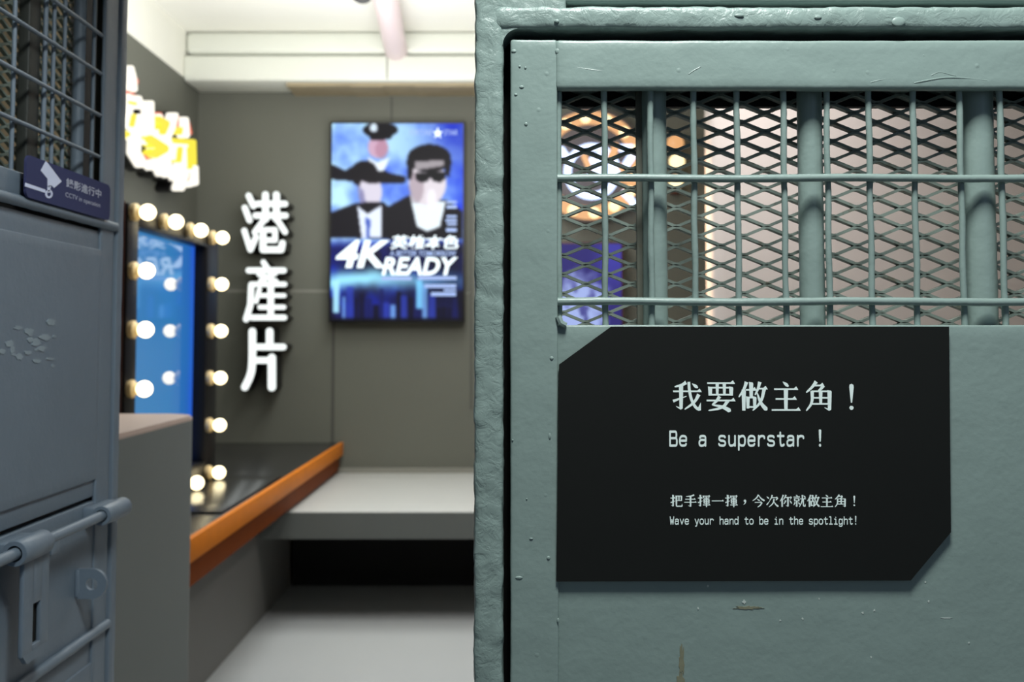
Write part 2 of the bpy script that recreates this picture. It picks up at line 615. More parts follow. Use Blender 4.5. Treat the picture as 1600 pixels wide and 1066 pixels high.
MING = {
    '我': [('p', ((47, 5), (32, 14), (8, 19))), ('h', 3, 34, 98), ('v', 30, 14, 88), ('k', 30, 90, 13, 84), ('t', ((3, 66), (48, 50))),
          ('c', ((56, 3), (58, 34), (66, 66), (80, 88), (92, 94))), ('g', ((86, 90), (97, 70), (97, 96), (90, 98))), ('p', ((90, 44), (76, 70), (42, 93))), ('d', ((68, 9), (84, 21)))],
    '要': [('h', 4, 7, 96), ('v', 14, 20, 48), ('H', 14, 22, 84), ('v', 85, 20, 48), ('H', 14, 45, 86), ('v', 38, 7, 45, 8), ('v', 62, 7, 45, 8), ('h', 2, 64, 98),
          ('p', ((46, 50), (36, 66), (20, 79))), ('n', ((20, 78), (56, 84), (84, 99))), ('p', ((74, 64), (58, 88), (8, 97)))],
    '做': man() + [('h', 27, 29, 62), ('v', 45, 5, 53), ('v', 34, 52, 90, 9), ('H', 34, 54, 58), ('v', 57, 52, 90, 9), ('H', 34, 85, 58),
                  ('p', ((74, 3), (69, 25), (58, 46))), ('h', 68, 25, 99), ('p', ((89, 26), (80, 68), (50, 97))), ('n', ((65, 38), (76, 72), (99, 96)))],
    '主': [('d', ((40, 3), (56, 16))), ('h', 10, 27, 90), ('h', 15, 59, 85), ('h', 2, 95, 98), ('v', 50, 27, 95)],
    '角': [('p', ((40, 2), (27, 20), (6, 38))), ('h', 32, 15, 66), ('p', ((64, 15), (56, 26), (46, 33))), ('p', ((26, 33), (27, 72), (6, 98))), ('H', 24, 34, 86), ('v', 85, 32, 92), ('k', 85, 94, 68, 88),
          ('H', 24, 55, 86), ('H', 22, 75, 86), ('v', 55, 33, 75, 9)],
    '把': hand() + [('H', 47, 12, 90), ('v', 88, 10, 50, 9), ('H', 47, 47, 90), ('v', 68, 12, 47, 8), ('v', 48, 10, 80), ('c', ((48, 76), (48, 92), (62, 92), (90, 92))), ('g', ((86, 94), (93, 70), (97, 90), (93, 97)))],
    '手': [('p', ((80, 4), (54, 14), (16, 16))), ('h', 10, 37, 90), ('h', 2, 61, 98), ('v', 52, 12, 92), ('k', 52, 93, 34, 87)],
    '揮': hand() + [('v', 45, 10, 26, 7), ('h', 45, 13, 97), ('g', ((90, 12), (98, 12), (86, 30), (84, 29))), ('H', 48, 28, 92), ('v', 51, 38, 71, 8), ('H', 50, 40, 90), ('v', 89, 38, 71, 8), ('H', 50, 54, 90), ('H', 50, 68, 90), ('h', 42, 82, 99), ('v', 70, 20, 99, 9)],
    '一': [('h', 3, 50, 97)],
    '，': [('g', tuple((50 + 10 * math.cos(t * PI / 6), 50 + 10 * math.sin(t * PI / 6)) for t in range(12))), ('g', ((50, 52), (60, 50), (58, 64), (50, 74), (38, 80), (46, 70), (50, 62)))],
    '今': [('p', ((50, 2), (34, 28), (2, 50))), ('n', ((50, 4), (68, 32), (98, 50))), ('d', ((38, 36), (58, 48))), ('h', 20, 62, 74), ('p', ((76, 61), (66, 84), (42, 99)))],
    '次': [('d', ((6, 16), (22, 30))), ('t', ((6, 82), (32, 48))), ('p', ((50, 4), (44, 26), (30, 46))), ('h', 44, 25, 92), ('p', ((92, 25), (86, 38), (78, 44))), ('p', ((64, 36), (58, 70), (24, 98))), ('n', ((62, 50), (74, 76), (99, 95)))],
    '你': man() + [('p', ((50, 3), (44, 20), (31, 40))), ('h', 45, 23, 95), ('g', ((90, 22), (97, 22), (86, 40), (84, 39))), ('v', 66, 23, 90), ('k', 66, 92, 50, 86), ('p', ((48, 46), (44, 60), (34, 74))), ('d', ((80, 44), (94, 68)))],
    '就': [('d', ((22, 3), (32, 13))), ('h', 2, 20, 52), ('v', 11, 30, 53, 8), ('H', 10, 32, 44), ('v', 44, 30, 53, 8), ('H', 10, 49, 45), ('v', 28, 49, 92, 9), ('k', 28, 93, 16, 87), ('p', ((14, 60), (12, 72), (3, 82))), ('d', ((40, 60), (50, 76))),
          ('h', 53, 34, 98), ('p', ((72, 4), (72, 50), (48, 98))), ('c', ((79, 36), (79, 80), (82, 91), (94, 91))), ('g', ((88, 93), (96, 72), (98, 92), (94, 96))), ('d', ((82, 8), (94, 22)))],
    '！': [('g', ((44, 12), (50, 9), (56, 12), (57, 20), (52, 68), (48, 68), (43, 20))), ('g', tuple((50 + 6.5 * math.cos(t * PI / 6), 84 + 6.5 * math.sin(t * PI / 6)) for t in range(12)))],
}

ROUND = {   # monoline condensed round letters, baseline 0, x-height 9.5, cap 14
    'B': [[(0, 0), (0, 14)], ['s', (0, 14), (6, 14), (9.3, 14), (9.3, 7.5), (6, 7.5), (0, 7.5)], ['s', (0, 7.5), (6, 7.5), (10, 7.5), (10, 0), (6, 0), (0, 0)]],
    'e': [[(.3, 5), (9.4, 5)], ['s', (9.4, 5), (9.4, 9.6), (0, 9.6), (0, 0), (8, 0), (9.2, 1.6)]],
    'a': [['s', (.9, 8), (1.6, 9.6), (9, 9.6), (9, 6), (9, 0)], ['s', (9, 5.6), (0, 5.8), (0, -.1), (6, -.1), (9, 2.2)]],
    's': [['s', (9, 8.4), (8, 9.6), (.4, 9.6), (.4, 5), (9.4, 4.8), (9.4, 0), (1.5, 0), (.2, 1.5)]],
    'u': [['s', (.5, 9.6), (.5, 0), (6.6, 0), (9.3, 2.4)], [(9.3, 9.6), (9.3, 0)]],
    'p': [[(.5, 9.6), (.5, -4)], ['s', (.5, 7.2), (3, 9.6), (9.6, 9.6), (9.6, 0), (3, 0), (.5, 2.4)]],
    'r': [[(1, 9.6), (1, 0)], ['s', (1, 6), (3, 9.6), (9, 9.6), (9.4, 7.6)]],
    't': [['s', (4, 13), (4, 0), (8, 0), (9.4, 1)], [(.4, 9.6), (9, 9.6)]],
    '!': [[(5, 15), (5, 5)], [(4.4, 15), (4.7, 8)], [(5.6, 15), (5.3, 8)], [(4.5, .3), (5.5, .3)], [(5, .8), (5, -.1)]],
    'W': [[(0, 14), (2.2, 0), (5, 9), (7.8, 0), (10, 14)]],
    'v': [[(.4, 9.6), (5, 0), (9.6, 9.6)]],
    'y': [[(.4, 9.6), (5, .4)], ['s', (9.6, 9.6), (4.6, -3), (3.6, -4), (1.4, -4)]],
    'o': [['o', (0, 9.6), (10, 9.6), (10, 0), (0, 0)]],
    'h': [[(.5, 14), (.5, 0)], ['s', (.5, 6.6), (3, 9.6), (9.4, 9.6), (9.4, 5), (9.4, 0)]],
    'n': [[(.5, 9.6), (.5, 0)], ['s', (.5, 6.6), (3, 9.6), (9.4, 9.6), (9.4, 5), (9.4, 0)]],
    'd': [[(9.4, 14), (9.4, 0)], ['s', (9.4, 7.2), (6, 9.6), (.2, 9.6), (.2, 0), (6, 0), (9.4, 2.4)]],
    'b': [[(.5, 14), (.5, 0)], ['s', (.5, 7.2), (3, 9.6), (9.7, 9.6), (9.7, 0), (3, 0), (.5, 2.4)]],
    'i': [[(1.8, 9.6), (5, 9.6), (5, 0)], [(1.4, 0), (8.8, 0)], [(4.8, 13.2), (4.8, 13.25)]],
    'l': [[(1.8, 14), (5, 14), (5, 0)], [(1.4, 0), (8.8, 0)]],
    'g': [['s', (9.4, 7.2), (6, 9.6), (.2, 9.6), (.2, 0), (6, 0), (9.4, 2.4)], ['s', (9.4, 9.6), (9.4, -4.2), (2, -4.2), (.6, -3)]],
}


def round_polys(ch, w_):
    out = []
    for s in ROUND[ch]:
        if s[0] == 's':
            out += polyband(s[1:], w_, 2)
        elif s[0] == 'o':
            out += polyband(s[1:], w_, 2, True)
        else:
            out += polyband(s, w_)
    return out


def raised(mb, polys, mp, off):
    """overlapping strokes stand a hair apart so that no two faces coincide"""
    off = Vector(off)
    u = off.normalized()
    for i, p in enumerate(polys):
        e = u * (3e-6 * (i % 37))
        mb.prism([mp(*q) + e for q in p], off - e)


def text_mesh(body, mapping, shear=0.0, bold=0.0):
    """outline lettering as flat faces; mapping takes (u, v) with u 0..1 across and v 0..1 up the cap height"""
    c = bpy.data.curves.new('lettering', 'FONT')
    c.body = body
    c.shear = shear
    c.offset = bold
    c.resolution_u = 3
    o = bpy.data.objects.new('lettering', c)
    COL.objects.link(o)
    dg = bpy.context.evaluated_depsgraph_get()
    me = bpy.data.meshes.new_from_object(o.evaluated_get(dg))
    vs = [v.co.copy() for v in me.vertices]
    fs = [list(p.vertices) for p in me.polygons]
    bpy.data.objects.remove(o)
    bpy.data.curves.remove(c)
    bpy.data.meshes.remove(me)
    xs, ys = [v.x for v in vs], [v.y for v in vs]
    x0, x1, y0, y1 = min(xs), max(xs), min(ys), max(ys)
    return [mapping((v.x - x0) / (x1 - x0), (v.y - y0) / (y1 - y0)) for v in vs], fs


# ================================================================= SETTING
YB = 6.6                                    # back wall
XL = -2.03                                  # left wall
ZC = P(400, 46, Y=6.28).z                   # ceiling
YG = 1.105                                  # gate plane
XG = -0.73                                  # plane of the open left gate


def struct(mb, name, m, smooth=False, parent=None):
    o = mb.build(name, m, parent, smooth)
    if parent is None:
        o['kind'] = 'structure'
    return o


struct(MB().box((-3.2, -2.6, -.1), (4.2, YB + .2, 0)), 'floor', FLOOR)
struct(MB().box((-3.2, 1.0, ZC), (4.2, YB + .2, ZC + .1)), 'ceiling', CEIL)

zs = P(400, 138, Y=YB).z                    # where dark paint ends on the back wall
mb = MB().box((XL - .1, YB, 0), (4.2, YB + .15, zs))
mb.mat = 1
mb.box((XL - .1, YB, zs), (4.2, YB + .15, ZC))
wb = struct(mb, 'wall_back', [WALL_GREY, WALL_WHITE])
for (x0, y0, x1, y1, m) in ((519, 470, 521.5, 736, SEAM), (611, 140, 613, 192, SEAM), (735.5, 190, 737.5, 640, SEAM), (354, 453, 519, 457, SEAM_LIGHT), (519, 457, 740, 459, SEAM_LIGHT), (515, 192, 518, 470, SEAM)):
    a, b = P(x0, y0, Y=YB), P(x1, y1, Y=YB)
    MB().box((a.x, YB - .002, a.z), (b.x, YB + .01, b.z)).build('panel_joint', m, wb)
zl = P(250, 91, X=XL).z
mb = MB().box((XL - .15, 2.45, 0), (XL, YB, zl))
mb.mat = 1
mb.box((XL - .15, 2.45, zl), (XL, YB, ZC))
struct(mb, 'wall_left', [WALL_GREY, WALL_WHITE])
struct(MB().box((3.6, 1.3, 0), (3.75, YB, ZC)), 'wall_right', WALL_PINK)
# the pale wall that stands forward at the right, seen through the gate
a = P(1108, 300, Y=4.6)
struct(MB().gbox((a.x, 4.6, 0), (3.6, 4.76, ZC), step=.5, r=.075), 'wall_partition', WALL_PINK, True)
# corridor side walls around the doorway
struct(MB().box((-3.2, .98, 0), (-.86, 1.06, 2.6)), 'wall_front_left', WALL_TAN)
struct(MB().box((1.02, 1.1, 0), (3.75, 1.3, 3.4)), 'wall_front_right', WALL_WHITE)
struct(MB().box((-3.2, 1.06, 2.35), (1.02, 1.2, ZC)), 'wall_front_top', WALL_WHITE)
# the wall the left gate is folded back against
ya = P(106, 200, X=-.98).y
struct(MB().box((-1.06, 1.06, 0), (-.98, ya, 2.6)), 'wall_side', WALL_TAN)
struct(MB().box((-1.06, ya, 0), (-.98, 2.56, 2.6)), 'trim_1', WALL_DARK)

# cream trunking along the top of the back wall: two runs, one above the other
yb0 = 6.28
z0, z1, z2 = P(400, 126, Y=yb0).z, P(400, 83, Y=yb0).z, P(400, 46, Y=yb0).z - .002
tr = struct(MB().gbox((XL, yb0, z0), (.97, YB, z1 - .012), step=.4, r=.018), 'trim_2', TRUNK, True)
struct(MB().gbox((XL, yb0 + .02, z1), (.97, YB, z2), step=.4, r=.04), 'trim_3', TRUNK, True)
mb = MB()
for i in range(12):
    xa, xb = -1.4 + i * .2, -1.4 + (i + 1) * .2
    mb.box((xa, yb0 + .05, z0 - .020 - random.random() * .008), (xb, YB, z0))
struct(mb, 'trim_4', TRUNK_WARM)
xj = P(605, 100, Y=yb0).x
MB().box((xj - .004, yb0 - .003, z0 + .01), (xj + .004, yb0 + .02, z1 - .02)).build('joint_cover', SEAM_LIGHT, tr)

# raised step that serves as a bench along the back wall
zt = H - .87
zu = H - 1.005
y1 = 5.15
struct(MB().gbox((-1.25, y1, zu), (.86, YB, zt), step=.3, r=.008), 'platform', STEP, True)
struct(MB().box((-1.25, y1 - .006, zu), (.86, y1 + .002, zt - .006)), 'trim_6', FASCIA)
struct(MB().box((-1.25, 5.96, 0), (.86, YB, zu)), 'trim_5', WALL_DARK)  # recess back coloured near black, painting the shade under the step
struct(MB().box((-1.1, YB - .03, zt), (3.55, YB, zt + .03)), 'baseboard_back', SEAM_LIGHT)

# ================================================================= RIGHT GATE
pxg = lambda x, y, Y=YG: P(x, y, Y=Y)
# outer frame around the gate
frame = empty('gate_frame', (pxg(763, 900).x, YG, 0), 'lumpy grey green painted steel frame around the gate bearing the black sign', 'gate frame')
xa, xb = pxg(741, 533, 1.098).x, pxg(786, 533, 1.098).x
zt0, zt1 = pxg(1100, 44, 1.098).z, pxg(1100, 9, 1.098).z
MB().gbox((xa, 1.098, 0), (xb, 1.16, zt1 + .02), step=.0045, r=.006, amp=.0013, freq=52, octv=4, lump=.0014).build('post', PAINT_ROUGH, frame, 60)
MB().gbox((xb - .012, 1.098, zt0), (1.02, 1.16, zt1), step=.0055, r=.006, amp=.0015, freq=46, octv=4, lump=.0013).build('header', PAINT_ROUGH, frame, 60)
# paint filled corner between post and header, rounded inward
cx_, cz_ = xb + .018, zt0 - .018
q = [(xb - .004, 1.1005, zt0 + .004)] + [(cx_ - .0185 * math.cos(t * PI / 20), 1.1005, cz_ + .0185 * math.sin(t * PI / 20)) for t in range(11)]
MB().prism([q[0]] + q[1:], (0, .045, 0)).build('corner_fillet', PAINT_ROUGH, frame)
MB().gbox((xa + .004, 1.100, zt1 - .012), (pxg(884, 0).x, 1.16, zt1 + .05), step=.006, r=.005, amp=.0014, freq=34, octv=3).build('corner_plate', PAINT_ROUGH, frame, 60)
zq = pxg(1100, 3, 1.104).z
MB().gbox((pxg(880, 0).x, 1.106, zq), (1.02, 1.16, zq + .10), step=.012, r=.005, amp=.0008, freq=20).build('upper_bar', PAINT, frame, 60)
MB().box((xa + .01, 1.135, zt1 - .02), (1.02, 1.155, zq + .02)).build('backing_strip', PAINT_DARK, frame)
MB().box((xb - .004, 1.15, 0), (xb + .03, 1.172, zt0 + .03)).build('gap_shade_strip', WALL_DARK, frame)  # near-black strips paint the shade in the gap around the gate
MB().box((xb - .004, 1.15, pxg(1100, 63).z), (1.02, 1.172, zt0 + .03)).build('gap_shade_strip', WALL_DARK, frame)

gate = empty('metal_gate', (pxg(1200, 900).x, YG, 0), 'grey green painted steel gate with barred mesh opening above the black sign', 'gate')
gx0, gx1 = pxg(797.5, 533).x, .985
ox0 = pxg(871.5, 320).x                       # opening
oz1, oz0 = pxg(1200, 139).z, pxg(1200, 508).z
gz1 = pxg(1200, 61).z
MB().gbox((gx0, YG, .03), (ox0, 1.15, gz1), step=.007, r=.003, amp=.0005, freq=22).build('stile', PAINT, gate, 60)
MB().gbox((.93, YG, .03), (gx1, 1.15, gz1), step=.03, r=.003).build('stile', PAINT, gate, 60)
MB().gbox((ox0 - .002, YG - .001, oz1), (.932, 1.120, gz1 - .001), step=.008, r=.004, amp=.0007, freq=24).build('top_rail', PAINT, gate, 60)
MB().gbox((ox0 - .002, YG + .003, .03), (.932, 1.14, oz0), step=.012, r=.0025, amp=.0003, freq=12).build('lower_panel', PAINT, gate, 60)
MB().box((ox0, 1.118, oz1 + .035), (.93, 1.182, oz1 + .045)).build('rear_shade_strip', WALL_DARK, gate)  # this and the rear rail coloured near black for shade under the top rail
MB().box((ox0 + .002, 1.172, P(1200, 168, Y=1.176).z), (.93, 1.182, oz1 + .045)).build('rear_shade_rail', WALL_DARK, gate)
# weld bead where the opening's corner meets the panel
MB().tube([pxg(872, 495, 1.106), pxg(876, 505, 1.105), pxg(884, 509, 1.106)], .0035, 8, wob=.0008).build('weld', PAINT, gate, True)

rod_y, vrod_y, pipe_y, mesh_y = 1.112, 1.1185, 1.142, 1.164
for y in (278.5, 471.5):
    z = P(1236, y, Y=rod_y).z
    n = 60
    MB().tube([(ox0 - .003 + (.935 - ox0) * i / n, rod_y, z + .0006 * math.sin(i * .35)) for i in range(n + 1)], .0043, 12, wob=.0005).build('horizontal_rod', PAINT, gate, True)
for x in (873, 945, 1017, 1085, 1153, 1226, 1294, 1360, 1430, 1502.5, 1566, 1636, 1706):
    xx = P(x, 325, Y=vrod_y).x
    n = 30
    MB().tube([(xx + .0004 * math.sin(i * .5 + x), vrod_y, oz0 - .004 + (oz1 - oz0 + .008) * i / n) for i in range(n + 1)], .0035, 10, wob=.0005).build('vertical_rod', PAINT, gate, True)
for x in (1023, 1267, 1529, 1790):
    xx = P(x, 325, Y=pipe_y).x
    n = 40
    r_ = .0138 if x != 1529 else .0175
    MB().tube([(xx, pipe_y, oz0 - .01 + (oz1 - oz0 + .02) * i / n) for i in range(n + 1)], r_, 28, wob=.0004).build('round_bar', PAINT, gate, True)
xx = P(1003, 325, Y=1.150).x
MB().gbox((xx - .0068, 1.144, oz0 - .01), (xx + .008, 1.150, oz1 + .01), step=.02, r=.001).build('flat_bar', SHADED_BAR, gate, True)

# expanded metal: long diamonds, the strands meet in bonds
def expanded_mesh(o, U, V, nu0, nu1, nv0, nv1, w_, h_, strand, thick, nrm, tilt=.0012):
    """o = a bond; U, V unit vectors; strands as bars of rectangular section"""
    mb = MB()
    bl = w_ * .06                                          # half bond length
    for i in range(nu0, nu1):
        for j in range(nv0, nv1):
            for ph in (0, 1):
                c = o + U * (w_ * (i + .5 * ph)) + V * (h_ * (j + .5 * ph))
                for s in (-1, 1):
                    for t in (-1, 1):
                        pts = [c + V * (t * strand * .30), c + U * (s * bl) + V * (t * strand * .42),
                               c + U * (s * (bl + w_ * .05)) + V * (t * (strand * .42 + h_ * .055)),
                               c + U * (s * (w_ * .45 - bl)) + V * (t * (h_ * .445 - strand * .42)),
                               c + U * (s * (w_ * .5 - bl)) + V * (t * (h_ * .5 - strand * .42)), c + U * (s * w_ * .5) + V * (t * (h_ * .5 - strand * .30))]
                        prof = []
                        wob = random.uniform(-.0003, .0003)
                        for k, q in enumerate(pts):
                            d = (pts[min(k + 1, 5)] - pts[max(k - 1, 0)])
                            d.normalize()
                            sd = nrm.cross(d)
                            sd.normalize()
                            e = nrm * (t * tilt) + V * wob
                            hw = strand * .5
                            prof.append([q + sd * hw - nrm * thick + e, q + sd * hw + nrm * thick + e, q - sd * hw + nrm * thick + e, q - sd * hw - nrm * thick + e])
                        v = [p for r4 in prof for p in r4]
                        f = []
                        for k in range(5):
                            for e4 in range(4):
                                f.append([k * 4 + e4, k * 4 + (e4 + 1) % 4, k * 4 + 4 + (e4 + 1) % 4, k * 4 + 4 + e4])
                        mb.add(v, f)
    return mb


c0 = P(1124.7, 236.5, Y=mesh_y)
kx = P(1194.8, 236.5, Y=mesh_y).x - c0.x
kz = c0.z - P(1124.7, 266, Y=mesh_y).z
nu0, nu1 = int(math.floor((ox0 - c0.x) / kx)), int(math.ceil((.93 - c0.x) / kx))
nv0, nv1 = int(math.floor((oz0 - c0.z) / kz)), int(math.ceil((oz1 + .02 - c0.z) / kz))
mm = expanded_mesh(c0, Vector((1, 0, 0)), Vector((0, 0, 1)), nu0, nu1 + 1, nv0, nv1, kx, kz, .0032, .0042, Vector((0, -1, 0)))
mm.build('expanded_mesh', PAINT_MESH, gate)

# marks on the paint: chips and flecks with a shape of their own
def blotch(cx, cy, rx, ry, m, name, n=14, Y=None, seed=0, jag=.45):
    rnd = random.Random(seed)
    pts = []
    for k in range(n):
        t = 2 * PI * k / n
        s = 1 - jag + jag * 2 * rnd.random() * .8
        pts.append(P(cx + rx * s * math.cos(t), cy + ry * s * math.sin(t), Y=Y))
    MB().prism(pts, (0, .0006, 0)).build(name, m, gate)


yp = YG + .0026
blotch(1065.5, 1034, 4.5, 26, CHIP, 'paint_chip', 26, yp, 3)
blotch(1064, 1062, 6, 12, CHIP, 'paint_chip', 18, yp, 5)
blotch(1168, 950, 22, 2.6, CHIP, 'paint_chip', 30, yp, 8)
blotch(1163, 941, 3, 3.5, FLECK, 'paint_chip', 12, yp, 9)
for i, (x, y) in enumerate(((1106, 916), (1091, 951), (1219, 970), (1254, 967), (1366, 954), (1348, 958), (1446, 910), (1361, 1027), (1280, 936), (1451, 940), (1514, 1005))):
    blotch(x, y, 1.5, 1.8, FLECK, 'paint_fleck', 8, yp, 20 + i)
blotch(1480, 966, 10, .8, FLECK, 'paint_fleck', 16, yp, 41)

# runs, drips and ridges in the thick paint
for i, (x, y, rx, ry, Y) in enumerate(((1404, 34, 11, 8, 1.0975), (1278, 27, 6, 3, 1.0975), (870, 33, 4, 3, 1.0975), (1155, 24, 8, 3, 1.0975), (822, 194, 3, 3, YG), (803, 80, 4, 3, YG), (815, 136, 4, 2.5, YG), (806, 148, 3, 2, YG), (872, 80, 5, 5, YG),
                                       (812, 104, 2, 2, YG), (821, 106, 2, 2, YG), (857, 872, 3, 3, YG), (811, 903, 6, 2.5, YG), (830, 842, 3, 1.5, YG), (859, 682, 2, 5, YG), (801, 688, 1.5, 1.5, YG), (823, 780, 1.5, 1.5, YG),
                                       (1030, 86, 2, 1.5, YG), (940, 96, 3, 2, YG), (1443, 87, 3, 2.5, YG), (1355, 124, 5, 1.5, YG), (872, 970, 2, 4, YG), (862, 560, 3, 3, YG), (1434, 106, 2.5, 2, YG))):
    k = Y / F
    MB().sphere(P(x, y, Y=Y), 1, 14, 8, (rx * k, .0008 + .00010 * min(rx, ry), ry * k)).build('paint_drip', PAINT, frame if Y < 1.1 else gate, True)
for pts, r_ in (([(1428, 130), (1452, 125), (1478, 121), (1508, 122), (1542, 126)], .0011), ([(1455, 118), (1467, 112), (1478, 115), (1494, 119)], .0008), ([(1360, 129), (1380, 124), (1400, 123)], .0009), ([(1076, 116), (1084, 110), (1094, 105)], .0008), ([(900, 105), (930, 110), (958, 112)], .0007)):
    MB().tube([P(x, y, Y=YG - .0004) for x, y in smooth_pts(pts, 2)], r_, 8).build('paint_ridge', PAINT, gate, True)

# ---------------------------------------------------------------- black sign
YS = 1.1015
sign = empty('sign_board', P(1178, 710, Y=YS), 'black sign board with two cut corners and white bilingual lettering, fixed to the gate', 'sign')
cs = [(955, 510.5), (1483, 510.5), (1486, 832), (1423, 907.5), (869.5, 909), (873.5, 570)]
MB().prism([P(x, y, Y=YS) for x, y in cs], (0, .0032, 0)).build('board', BLACK_SIGN, sign)
off = Vector((0, .0006, 0))
YL = YS - .0005


def sign_line(name, items, label):
    mb = MB()
    for polys, x0, y0, sx, sy in items:
        raised(mb, polys, lambda u, v: P(x0 + u * sx, y0 + v * sy, Y=YL), off)
    return tag(mb.build(name, VINYL, sign), label)


def mp_(ch):
    return [p for s in MING[ch] for p in ming(s)]


big = [(mp_(c), x, 595.5, .462 if c != '！' else .50, .478 if c != '！' else .50) for c, x in zip('我要做主角！', (1050.4, 1103.2, 1153, 1205, 1257, 1305.5))]
sign_line('headline_lettering', big, 'large white Chinese headline')
TH_OLD = TH
TH, TV = 6.0, 11.0
small = [(mp_(c), 1047.4 + 21.35 * i, 773, .198, .200) for i, c in enumerate('把手揮一揮，今次你就做主角！')]
sign_line('small_lettering', small, 'small white Chinese line')
l1 = [(round_polys(c, 2.35), 1047 + 15.27 * i, 696.6, 1.06, -1.56) for i, c in enumerate('Be a superstar !') if c != ' ']
sign_line('headline_lettering', l1, 'white English headline')
l2 = [(round_polys(c, 2.25), 1047.2 + 7.76 * i, 819.3, .56, -.80) for i, c in enumerate('Wave your hand to be in the spotlight!') if c != ' ']
sign_line('small_lettering', l2, 'small white English line')

# ================================================================= LEFT GATE (open, seen along its face)
G = lambda x, y, off=0.0: P(x, y, X=XG + off)
lg = empty('metal_gate', (XG, 1.5, 0), 'painted steel gate, coloured bluish for its cool light, at the far left with camera notice and sliding bolt', 'gate')
yN, yF = 1.04, G(176, 500).y
y_open = G(163, 150).y
z_rail1 = G(0, 256).z
z_bead = G(0, 306).z
z_g1 = G(0, 318).z
z_g2 = G(0, 838).z
z_b2 = G(108, 1016).z
z_top = 2.30
PL = old_paint('cool_lit_gate_paint', (106, 120, 134), .45, .35)  # same gate paint made darker and bluer to hold the cool light here
th = .04
MB().gbox((XG - .007, y_open, .04), (XG, yF, z_top), step=.012, r=.003, amp=.0006, freq=20).build('stile', PL, lg, 60)
MB().gbox((XG - th, yF + .006, .03), (XG + .004, yF + .034, z_top), step=.012, r=.003, amp=.0008, freq=26).build('edge_strip', PL, lg, 60)
MB().box((XG - th, yF - .001, .03), (XG - .012, yF + .008, z_top)).build('gap_filler', PAINT_DARK, lg)
MB().gbox((XG - th, yN, .04), (XG, yN + .05, z_top), step=.03, r=.003).build('stile', PL, lg, 60)
MB().gbox((XG - th, yN, z_top - .06), (XG, yF, z_top), step=.03, r=.003).build('top_rail', PL, lg, 60)
MB().gbox((XG - th, yN + .05, z_bead + .008), (XG - .004, y_open, z_rail1), step=.012, r=.003, amp=.0006, freq=20).build('middle_rail', PL, lg, 60)
n = 60
MB().tube([(XG + .001, yN + (yF - yN) * i / n, z_bead) for i in range(n + 1)], .0085, 12, wob=.0009).build('bead', PL, lg, True)
# upper sheet with a second sheet welded on
MB().gbox((XG - th, yN, z_g2 + .004), (XG - .004, y_open + .006, z_g1 - .002), step=.02, r=.002, amp=.0003, freq=10).build('panel', PL, lg, 60)
za, zb = G(80, 374).z, G(80, 774).z
MB().gbox((XG - .01, yN, zb), (XG, G(157, 500).y, za), step=.015, r=.002, amp=.0004, freq=9).build('cover_sheet', PL, lg, 60)
# lower section
MB().gbox((XG - th, yN, z_b2), (XG - .003, y_open + .008, z_g2 - .004), step=.02, r=.002, amp=.0005, freq=12).build('lock_panel', PL, lg, 60)
MB().tube([(XG + .001, yN + (yF - yN) * i / n, z_b2) for i in range(n + 1)], .0085, 12, wob=.0008).build('bead', PL, lg, True)
MB().gbox((XG - th, yN, .05), (XG - .004, y_open + .006, z_b2 - .012), step=.03, r=.002, amp=.0003, freq=10).build('panel', PL, lg, 60)
MB().gbox((XG - .01, yN, .12), (XG - .001, G(145, 1060).y, z_b2 - .05), step=.03, r=.002).build('cover_sheet', PL, lg, 60)
# bars of the opening
for y in (54, 115, 181, 246, -14, -88):
    z = G(157, y, -.006).z
    MB().tube([(XG - .006, yN + .03 + (y_open - yN - .03) * i / 30, z) for i in range(31)], .0035, 10, wob=.0004).build('horizontal_rod', PL, lg, True)
for x in (20, 82, 99, 145):
    y = G(x, 150, -.014).y
    MB().tube([(XG - .014, y, z_rail1 - .01 + (z_top - .05 - z_rail1) * i / 20) for i in range(21)], .0035, 10, wob=.0004).build('vertical_rod', PL, lg, True)
y0, y1_ = G(44, 150, -.022).y, G(62, 150, -.022).y
MB().gbox((XG - .040, y0, z_rail1 - .01), (XG - .022, y1_, z_top - .05), step=.03, r=.003).build('flat_bar', PAINT_DARK, lg, True)
MB().tube([(XG - .018, y1_ + .006, z_rail1 - .01 + (z_top - .05 - z_rail1) * i / 20) for i in range(21)], .004, 10).build('vertical_rod', PL, lg, True)
y0, y1_ = G(113, 150, -.035).y, G(131, 150, -.035).y
MB().tube([(XG - .035, (y0 + y1_) / 2, z_rail1 - .01 + (z_top - .05 - z_rail1) * i / 20) for i in range(21)], (.0108), 24, wob=.0004).build('round_bar', PL, lg, True)
c1 = Vector((XG - .058, 1.3, 1.9))
expanded_mesh(c1, Vector((0, 1, 0)), Vector((0, 0, 1)), -5, 11, -15, 18, kx, kz, .0036, .0022, Vector((1, 0, 0))).build('expanded_mesh', PAINT_MESH, lg)
for zz in (z_bead - .006, z_g2, z_b2 - .008):
    MB().box((XG - .03, yN, zz - .02), (XG - .018, yF - .004, zz + .02)).build('groove_strip', WALL_DARK, lg)
# chalky scuffs on the sheet
rnd = random.Random(4)
mb = MB()
for i in range(26):
    cx, cy = rnd.uniform(2, 86), rnd.gauss(541, 13)
    cy += (cx - 40) * -.15
    rx, ry = rnd.uniform(3, 9), rnd.uniform(2, 6)
    pts = [G(cx + rx * (.6 + .5 * rnd.random()) * math.cos(2 * PI * k / 11), cy + ry * (.6 + .5 * rnd.random()) * math.sin(2 * PI * k / 11), .0005) for k in range(11)]
    mb.prism([p + Vector((2e-5 * i, 0, 0)) for p in pts], (-.0016, 0, 0))
mb.build('scuff_mark', SCUFF, lg)

